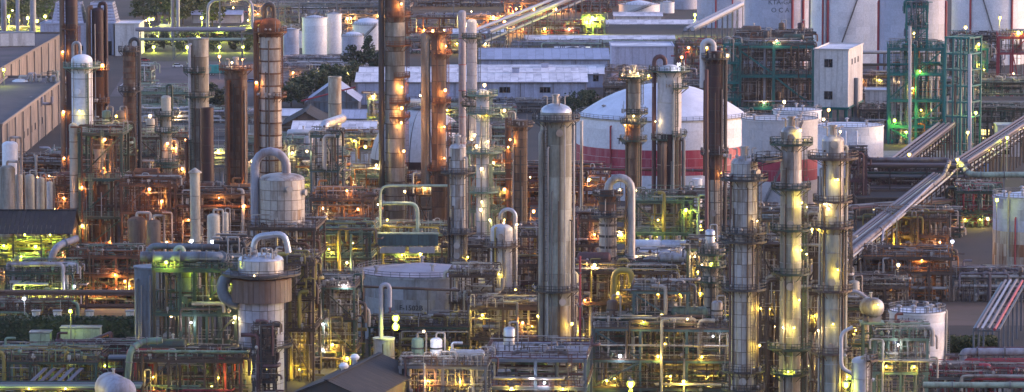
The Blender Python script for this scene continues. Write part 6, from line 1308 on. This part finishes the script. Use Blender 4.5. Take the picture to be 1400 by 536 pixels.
pipe_rack('slanting pale pipe bridge climbing behind the candy-cane vent to the tanks', P3(950, 1690), P3(1022, 1900), 14, 5, (14.1,), [(.1, .9, 0, 'white_steel'), (.8, .8, 0, 'lilac_grey')], 'steel_grey', 22)
pipe_rack('thin blue pipe line on posts beyond the lattice screen', P3(1330, 1372), P3(1430, 1372), 15.5, 2.5, (15.6,), [(.2, .5, 0, 'blue_paint'), (.8, .4, 0, 'steel_grey')], 'steel_grey', 14, brace=0)
pipe_rack('maroon pipe tier crossing the dark yard beneath the control building', P3(1170, 1040), P3(1300, 1060), 6.5, 5, (4, 6.6), [(.1, .4, 1, 'maroon_steel'), (.5, .4, 1, 'dark_steel'), (.9, .5, 1, 'steel_grey'), (.4, .4, 0, 'dark_green')], 'dark_steel', 9)
pipe_rack('low rack of pipes between far canopy sheds and the big tanks', P3(930, 1600), P3(1010, 1600), 12, 6, (6, 9, 12.1), [(.05, .6, 2, 'steel_grey'), (.5, .6, 2, 'lilac_grey'), (.2, .5, 1, 'dark_steel'), (.6, .5, 0, 'steel_grey')], 'dark_steel', 9)
pipe_rack('low dark rack of pipes along the foot of the bluish white big tank', P3(1165, 1590), P3(1300, 1590), 11, 6, (6, 11.1), [(.1, .6, 1, 'lilac_grey'), (.5, .5, 1, 'steel_grey'), (.8, .5, 0, 'dark_steel')], 'dark_steel', 12)
# portal frames and the grey and red pipe runs in the near corner
for px, lab in ((1372, 'blue-grey pipe portal carrying a pink pipe, at the near corner lot'),):
    t = pipe_rack(lab, P3(1366, 792), P3(1402, 868), 8.6, 5, (8.7,), [(.1, .3, 0, 'red_pipe'), (.4, .35, 0, 'rack_pipe'), (.7, .3, 0, 'lilac_grey'), (.95, .3, 0, 'rack_pipe')], 'blue_steel', 14, brace=0)
def pp(px, D, z): return (xof(px, D, z), D, z)
z1, z2 = zof(481, 780), zof(505, 780)
path_pipe('thick grey pipe stepping up beside a red one in the near corner', [pp(1270, 780, z2), pp(1317, 780, z2), pp(1317, 780, z1), pp(1430, 780, z1)], .75, 'lilac_grey', rb=.8, supports=4, flanges=3)
path_pipe('red pipe stepping up under the thick grey pipe in the near corner', [pp(1268, 779, z2 - 1.6), pp(1320, 779, z2 - 1.6), pp(1320, 779, z1 - 1.5), pp(1430, 779, z1 - 1.5)], .42, 'red_pipe', rb=.7, supports=4, flanges=3)
path_pipe('long pale green-grey pipe along the bottom near the white tank', [pp(1262, 722, zof(526, 722)), pp(1420, 722, zof(527, 722))], .55, 'pale_green', supports=4, flanges=2)
path_pipe('maroon pipe low behind the red stepped pipe', [pp(1240, 800, 2.0), pp(1330, 800, 2.0), pp(1330, 800, 4), pp(1430, 800, 4)], .3, 'maroon_steel', supports=3)
path_pipe('pale green duct bending off the pipe bridge toward the rusty cream tank', [pp(1312, 1092, 14), pp(1325, 1085, 11.5), pp(1420, 1085, 11.5)], .8, 'pale_green', supports=3, flanges=3)
path_pipe('second pale green pipe running lower toward the rusty cream tank', [pp(1310, 1070, 5), pp(1420, 1070, 5)], .6, 'pale_green', supports=3, flanges=2)
path_pipe('thin grey pipe rail climbing beside the long diagonal rack', [pp(1205, 935, 9), pp(1208, 938, 12.5), pp(1275, 1050, 12.5)], .25, 'lilac_grey', supports=2)
path_pipe('huge blue-grey duct lying across the dark green frame top', [pp(192, 771, zof(351, 771)), pp(300, 771, zof(351, 771)), pp(310, 774, zof(356, 774)), pp(312, 776, zof(372, 776))], 1.0, 'blue_steel', supports=3, flanges=3, smat='dark_green')
path_pipe('thinner blue duct arched above the huge blue-grey duct', [pp(200, 778, zof(352, 778)), pp(206, 778, zof(336, 778)), pp(300, 778, zof(338, 778))], .6, 'blue_steel', supports=2, flanges=2, smat='dark_green')
path_pipe('sagging yellow-green duct elbow at the foot of the grey-blue cylinder', [pp(172, 752, 1), pp(178, 752, zof(478, 752)), pp(194, 754, zof(467, 754)), pp(222, 754, zof(465, 754))], .6, 'sage', rb=2, flanges=2)
path_pipe('pale elbow duct rising beside the open dark-roofed shed', [pp(66, 900, 0.5), pp(72, 900, zof(338, 900)), pp(106, 904, zof(326, 904))], .8, 'lilac_grey', rb=3, flanges=1)
path_pipe('long bent lavender pipe laid over the green pipe-topped frame', [pp(16, 884, zof(362, 884)), pp(86, 884, zof(361, 884)), pp(86, 884, zof(396, 884))], .45, 'lilac_grey', rb=1.2)
path_pipe('yellow looped duct on the brown frame behind the blue-green portal', [pp(838, 838, zof(420, 838)), pp(840, 838, zof(370, 838)), pp(862, 838, zof(370, 838)), pp(864, 838, zof(386, 838))], .7, 'yellow_paint', rb=2)
path_pipe('thin grey vent mast beside the thickest smooth column', [pp(795, 905, 0), pp(795, 905, zof(165, 905))], .35, 'weathered_silver')
path_pipe('thin tall white mast before the green braced tower', [pp(1244, 1300, 0), pp(1244, 1300, zof(36, 1300))], .5, 'white_steel')
path_pipe('short thick white pole along the lattice screen edge', [pp(1326, 1262, 0), pp(1326, 1262, zof(74, 1262))], .6, 'white_steel')
path_pipe('tall dark maroon vent pipe crossing before the huge tank band', [pp(966, 872, 0), pp(966, 872, zof(95, 872))], .4, 'maroon_steel')
path_pipe('white vertical pipe below the huge tank beside the dark maroon column', [pp(953, 1000, 0), pp(953, 1000, zof(244, 1000))], 1.3, 'clean_white')
path_pipe('long horizontal maroon header crossing the huge tank band', [pp(788, 965, zof(231, 965)), pp(970, 965, zof(233, 965))], .35, 'maroon_steel', flanges=4)
path_pipe('thin rail pipe stretched before the tank marked F-1502B', [pp(455, 822, zof(390, 822)), pp(628, 822, zof(397, 822))], .28, 'brown_steel', supports=2)
path_pipe('rust-red standpipe beside the thickest smooth column', [pp(793, 770, 0), pp(793, 770, zof(350, 770))], .22, 'red_pipe', flanges=4)
path_pipe('silver pipe hooking over beside the small pipe drum end', [pp(1195, 715, zof(520, 715)), pp(1150, 715, zof(505, 715)), pp(1150, 715, zof(455, 715)), pp(1166, 715, zof(447, 715))], .35, 'white_steel', rb=1.5)
path_pipe('horizontal pipe reaching from the crowned lamp-lit column to the drum end', [pp(1148, 742, zof(400, 742)), pp(1172, 742, zof(398, 742)), pp(1190, 742, zof(412, 742))], .38, 'lilac_grey', rb=1)
path_pipe('pink conveyor pipe slanting up over the long green container', [pp(104, 806, zof(474, 806)), pp(152, 800, zof(455, 800)), pp(152, 800, zof(462, 800))], .4, 'maroon_steel', rb=.6, supports=2)
path_pipe('silver pipe with an elbow leaning out of the plain pale stack', [pp(441, 968, zof(180, 968)), pp(444, 968, zof(170, 968)), pp(468, 985, zof(162, 985))], 1.1, 'bright_silver', rb=3)
path_pipe('red gutter pipe slanting along the shed roof by the trees', [pp(412, 1432, zof(138, 1432)), pp(486, 1432, zof(119, 1432))], .3, 'red_pipe', supports=3)
path_pipe('pale loop pipe standing on the teal fan deck, larger one', bend([pp(520, 907, zof(318, 907)), pp(520, 907, zof(254, 907)), pp(612, 907, zof(254, 907))], 2), .3, 'pale_green')
path_pipe('pale loop pipe standing on the teal fan deck, smaller one', bend([pp(523, 904, zof(278, 904)), pp(571, 904, zof(278, 904)), pp(571, 904, zof(318, 904))], 2), .4, 'pale_green')
path_pipe('pale pipe fence rail before the far lit trees, arched', bend([pp(284, 1840, 6), pp(284, 1840, zof(0, 1840)), pp(345, 1840, zof(-2, 1840)), pp(345, 1840, 6)], 5), .7, 'lilac_grey', rb=5)
for i, px in enumerate((5, 24, 45, 236, 243)):
    path_pipe('pale vent pipe by the lit trees, %s' % ('nearest the picture corner', 'second from the picture corner', 'third from the picture corner', 'slim, nearer the cooling tower', 'slim, farther from the cooling tower')[i], [pp(px, 1840, 0), pp(px, 1840, zof(-20, 1840))], (1.3, .9, 1.4, .8, .9)[i], 'lilac_grey')
# drums at the bottom edge
D = 735; drum('big grey drum end-on at the bottom edge, lit green on top', (xof(158, D, 3), D, 0), 8, 2.8, 'lilac_grey', rad(112), hz=zof(533, D))
D = 738; zd = zof(420, D); drum('small silver drum end-on beside the crowned lamp-lit column', (xof(1192, D, 20), D, zd - 2.6), 3, 1.75, 'weathered_silver', rad(115), hz=2.6)
t = thing('steel_structure', 'slim posts carrying the small silver end-on drum', 'steel structure', (xof(1192, D, 20), D, 0))
for x in (-1.6, 1.6):
    for y in (-1.5, 1.5): strut(t, 'post', (x, y, 0), (x, y, zd - 3.0), .35, 'sage')
part('deck', Mesh().box((0, 0, zd - 2.8), (4.4, 4.2, .36)), 'sage', t)
# teal box and white panels of the fan deck
D = 903; zz = zof(318, D) + .05
t = thing('fan_casing', 'long teal fan casing with white panels hung under it, on the teal fan deck', 'fan casing', (xof(557, D, zz), D - 1.2, zz - 5.4))
wb = 84 * mpp(D)
part('body', Mesh().box((0, 0, 3.9), (wb, 2, 2.6)), 'blue_green', t); part('lid', Mesh().box((0, 0, 5.3), (wb + .4, 2.4, .25)), 'pale_green', t)
for x in (-.24, .24): part('panel', Mesh().box((wb * x, -1.1, 1.7), (wb * .42, .12, 1.5)), 'white_steel', t)
for i in range(8): part('rib', Mesh().box((-wb / 2 + wb * (i + .5) / 8, -1.03, 3.9), (.16, .08, 2.5)), 'blue_green', t)
# blue covered stacks, drums, tripod mast
for i in range(6):
    p = P3(1318 + 9 * (i % 3) + 5 * (i // 3), 1200 + 16 * (i // 3))
    cabinet('blue tarpaulin covered stack, %s in the %s row of the yard' % (('nearest the bridge', 'middle', 'farthest from the bridge')[i % 3], ('front', 'back')[i // 3]), p, 1.9, 6, 2.4 + .4 * (i % 2), 'blue_paint', .5, name='covered_stack', cat='covered stack')
D = 745; t = thing('floodlight_mast', 'small tripod floodlight mast glaring yellow at the bottom edge', 'floodlight', (xof(862, D, 0), D, 0)); zt = zof(524, D)
for i in range(3): q = polar(1.5, 90 + 120 * i); strut(t, 'leg', (q.x * 1.4, q.y * 1.4, max(0, zt - 9)), (0, 0, zt - .6), .16, 'yellow_paint')
strut(t, 'pole', (0, 0, 0), (0, 0, zt - .5), .22, 'yellow_paint'); lamp(t, (0, -.6, zt), 'g', 2000, .75)
# vehicles on the yard
def on(px, py): p = at(px, py); return (p.x, p.y, .02)
tk = truck('teal flatbed truck with a tall covered load, parked on the asphalt yard', on(298, 103), .12, 'turquoise', bed='turquoise')
part('load_cover', Mesh().prism([(-3.8, -1.2, 1.4), (1.6, -1.2, 1.4), (1.6, -1.2, 3.9), (1.1, -1.2, 4.2), (-3.3, -1.2, 4.2), (-3.8, -1.2, 3.9)], (0, 2.4, 0)), 'turquoise', tk, smooth=False)
truck('white cab truck parked nose-on next to the teal truck', on(321, 106), 1.9, 'clean_white', bed='blue_paint')
car('white car parked on the asphalt yard near the pipe rack', on(243, 92), .1, 'clean_white')
car('silver car farther along the asphalt yard behind the white car', on(262, 89), .1, 'bright_silver')
car('red car parked beside the cooling tower block', on(198, 84), .2, 'red_pipe')
car('blue car parked beyond the white black-banded column', on(345, 113), 0, 'blue_paint')
car('grey car parked between the two tree groups beyond the banded column', on(392, 118), .1, 'steel_grey')
# lamp posts
for px, py, D, k, w, lab in ((153, 468, 800, 'y', 600, 'glaring yellow lamp post beside the slanting pink conveyor pipe'), (137, 475, 795, 'w', 500, 'white lamp post just before the long green container'), (96, 425, 830, 'g', 700, 'yellow-green lamp post rising above the hedge'), (33, 408, 845, 'c', 200, 'dim lamp post before the long twin brown pipes'),
        (5, 95, 1380, 'g', 900, 'yellow-green lamp post beside the white upright tank'), (1250, 45, 1560, 'y', 1500, 'yellow lamp post before the dim lettered tank'), (1320, 37, 1560, 'y', 1500, 'yellow lamp post beside the slender green spire'), (1367, 24, 1580, 'y', 1500, 'high yellow lamp post against the slanting stair tank'), (1392, 44, 1420, 'y', 1500, 'yellow lamp post over the red gantry'),
        (1334, 154, 1270, 'g', 800, 'yellow-green lamp post before the workshop with the lit doorway'), (1323, 181, 1210, 'y', 700, 'yellow lamp post by the blue covered stacks'), (1377, 188, 1190, 'g', 900, 'bright lamp post by the small grey cabin'), (1309, 218, 1090, 'y', 600, 'yellow lamp post at the corner of the pipe bridge'), (1243, 211, 1140, 'y', 500, 'warm lamp post by the short broad rack'),
        (1363, 273, 960, 'g', 500, 'yellow-green lamp post touching the rusty cream tank'), (1228, 362, 870, 'w', 300, 'warm lamp post beneath the amber pump yard'), (1177, 378, 880, 'c', 300, 'small white lamp post under the long diagonal rack'), (1302, 330, 915, 'c', 20, 'tall unlit looking pole before the plant road'), (950, 20, 1880, 'g', 2200, 'yellow-green lamp post before far white tank'), (1072, 139, 1290, 'w', 500, 'white lamp post beside the white tanks under the teal cage'), (1133, 150, 1330, 'o', 600, 'orange lamp post below the cream tower building'), (1126, 163, 1290, 'w', 500, 'white lamp post before the plain low tank'),
        (932, 78, 1480, 'o', 500, 'small orange lamp post behind the candy-cane vent'), (300, 77, 1600, 'o', 400, 'small orange lamp post at the teal truck'), (475, 25, 1900, 'o', 700, 'orange lamp post above the domed white tank'), (590, 451, 830, 'w', 400, 'warm lamp post before the tank marked F-1502B'), (290, 330, 880, 'c', 300, 'white lamp post above the blue ducts'), (262, 329, 885, 'c', 300, 'white lamp post beside the cream rain-capped stack'),
        (1218, 390, 850, 'w', 250, 'dim white lamp post beside the silver end-on drum'), (538, 215, 1110, 'y', 300, 'yellow lamp post at the foot of the gas sphere'), (820, 300, 940, 'y', 500, 'yellow lamp post in the ochre pipe frame'), (410, 195, 1180, 'w', 500, 'white lamp post before the dark slanting shed'),
        (12, 22, 1945, 'g', 1300, 'first added yellow-green lamp post lighting the corner trees'), (38, 24, 1950, 'g', 1300, 'second added yellow-green lamp post lighting the corner trees'), (62, 22, 1948, 'y', 1300, 'added yellow lamp post at the inner edge of the corner trees'), (204, 26, 1945, 'g', 1300, 'added yellow-green lamp post lighting trees just past the cooling tower'), (236, 20, 1950, 'g', 1300, 'added yellow-green lamp post in the middle of the far tree row'), (276, 24, 1946, 'g', 1300, 'added yellow-green lamp post at the arched pale pipe rail')):  # the posts on this line are added to light the far trees
    lamp_post(lab, px, py, D, k, w)
path_pipe('fat lavender pipe riding the diagonal rack, then turning along the pipe bridge', [pp(1136, 868, 11.6), pp(1290, 1080, 11.6), pp(1299, 1096, 14.6), pp(1186, 1096, 14.6), pp(1178, 1130, 14.6)], .6, 'rack_pipe', rb=2.5, flanges=4)
path_pipe('slim rust pipe beside the fat lavender pipe on the diagonal rack', [pp(1140, 868, 11.1), pp(1297, 1082, 11.1), pp(1306, 1100, 11.4), pp(1320, 1112, 11.6)], .28, 'rusty_silver', rb=2, flanges=4)
for i in range(9):
    a = at(300 + 30 * i, 101, .03); structure('lane_marking', Mesh().box((a.x, a.y, .03), (3.4, .5, .006)), 'line_white')
# ---------------------------------------------------------------- evening air
HAZE = 0.000020
hz = bpy.data.materials.new('evening_air'); hz.use_nodes = True
for n in list(hz.node_tree.nodes):
    if n.type == 'BSDF_PRINCIPLED': hz.node_tree.nodes.remove(n)
pv = hz.node_tree.nodes.new('ShaderNodeVolumePrincipled')
pv.inputs['Color'].default_value = (0.86, 0.86, 0.95, 1); pv.inputs['Density'].default_value = HAZE; pv.inputs['Anisotropy'].default_value = 0.3
hz.node_tree.links.new(pv.outputs['Volume'], hz.node_tree.nodes['Material Output'].inputs['Volume'])
hb = bpy.data.meshes.new('haze'); mm = Mesh().box((0, 4300, 65), (6400, 9600, 134)); hb.from_pydata(mm.v, [], mm.f); hb.materials.append(hz)
ho = link('haze', hb); ho['kind'] = 'stuff'
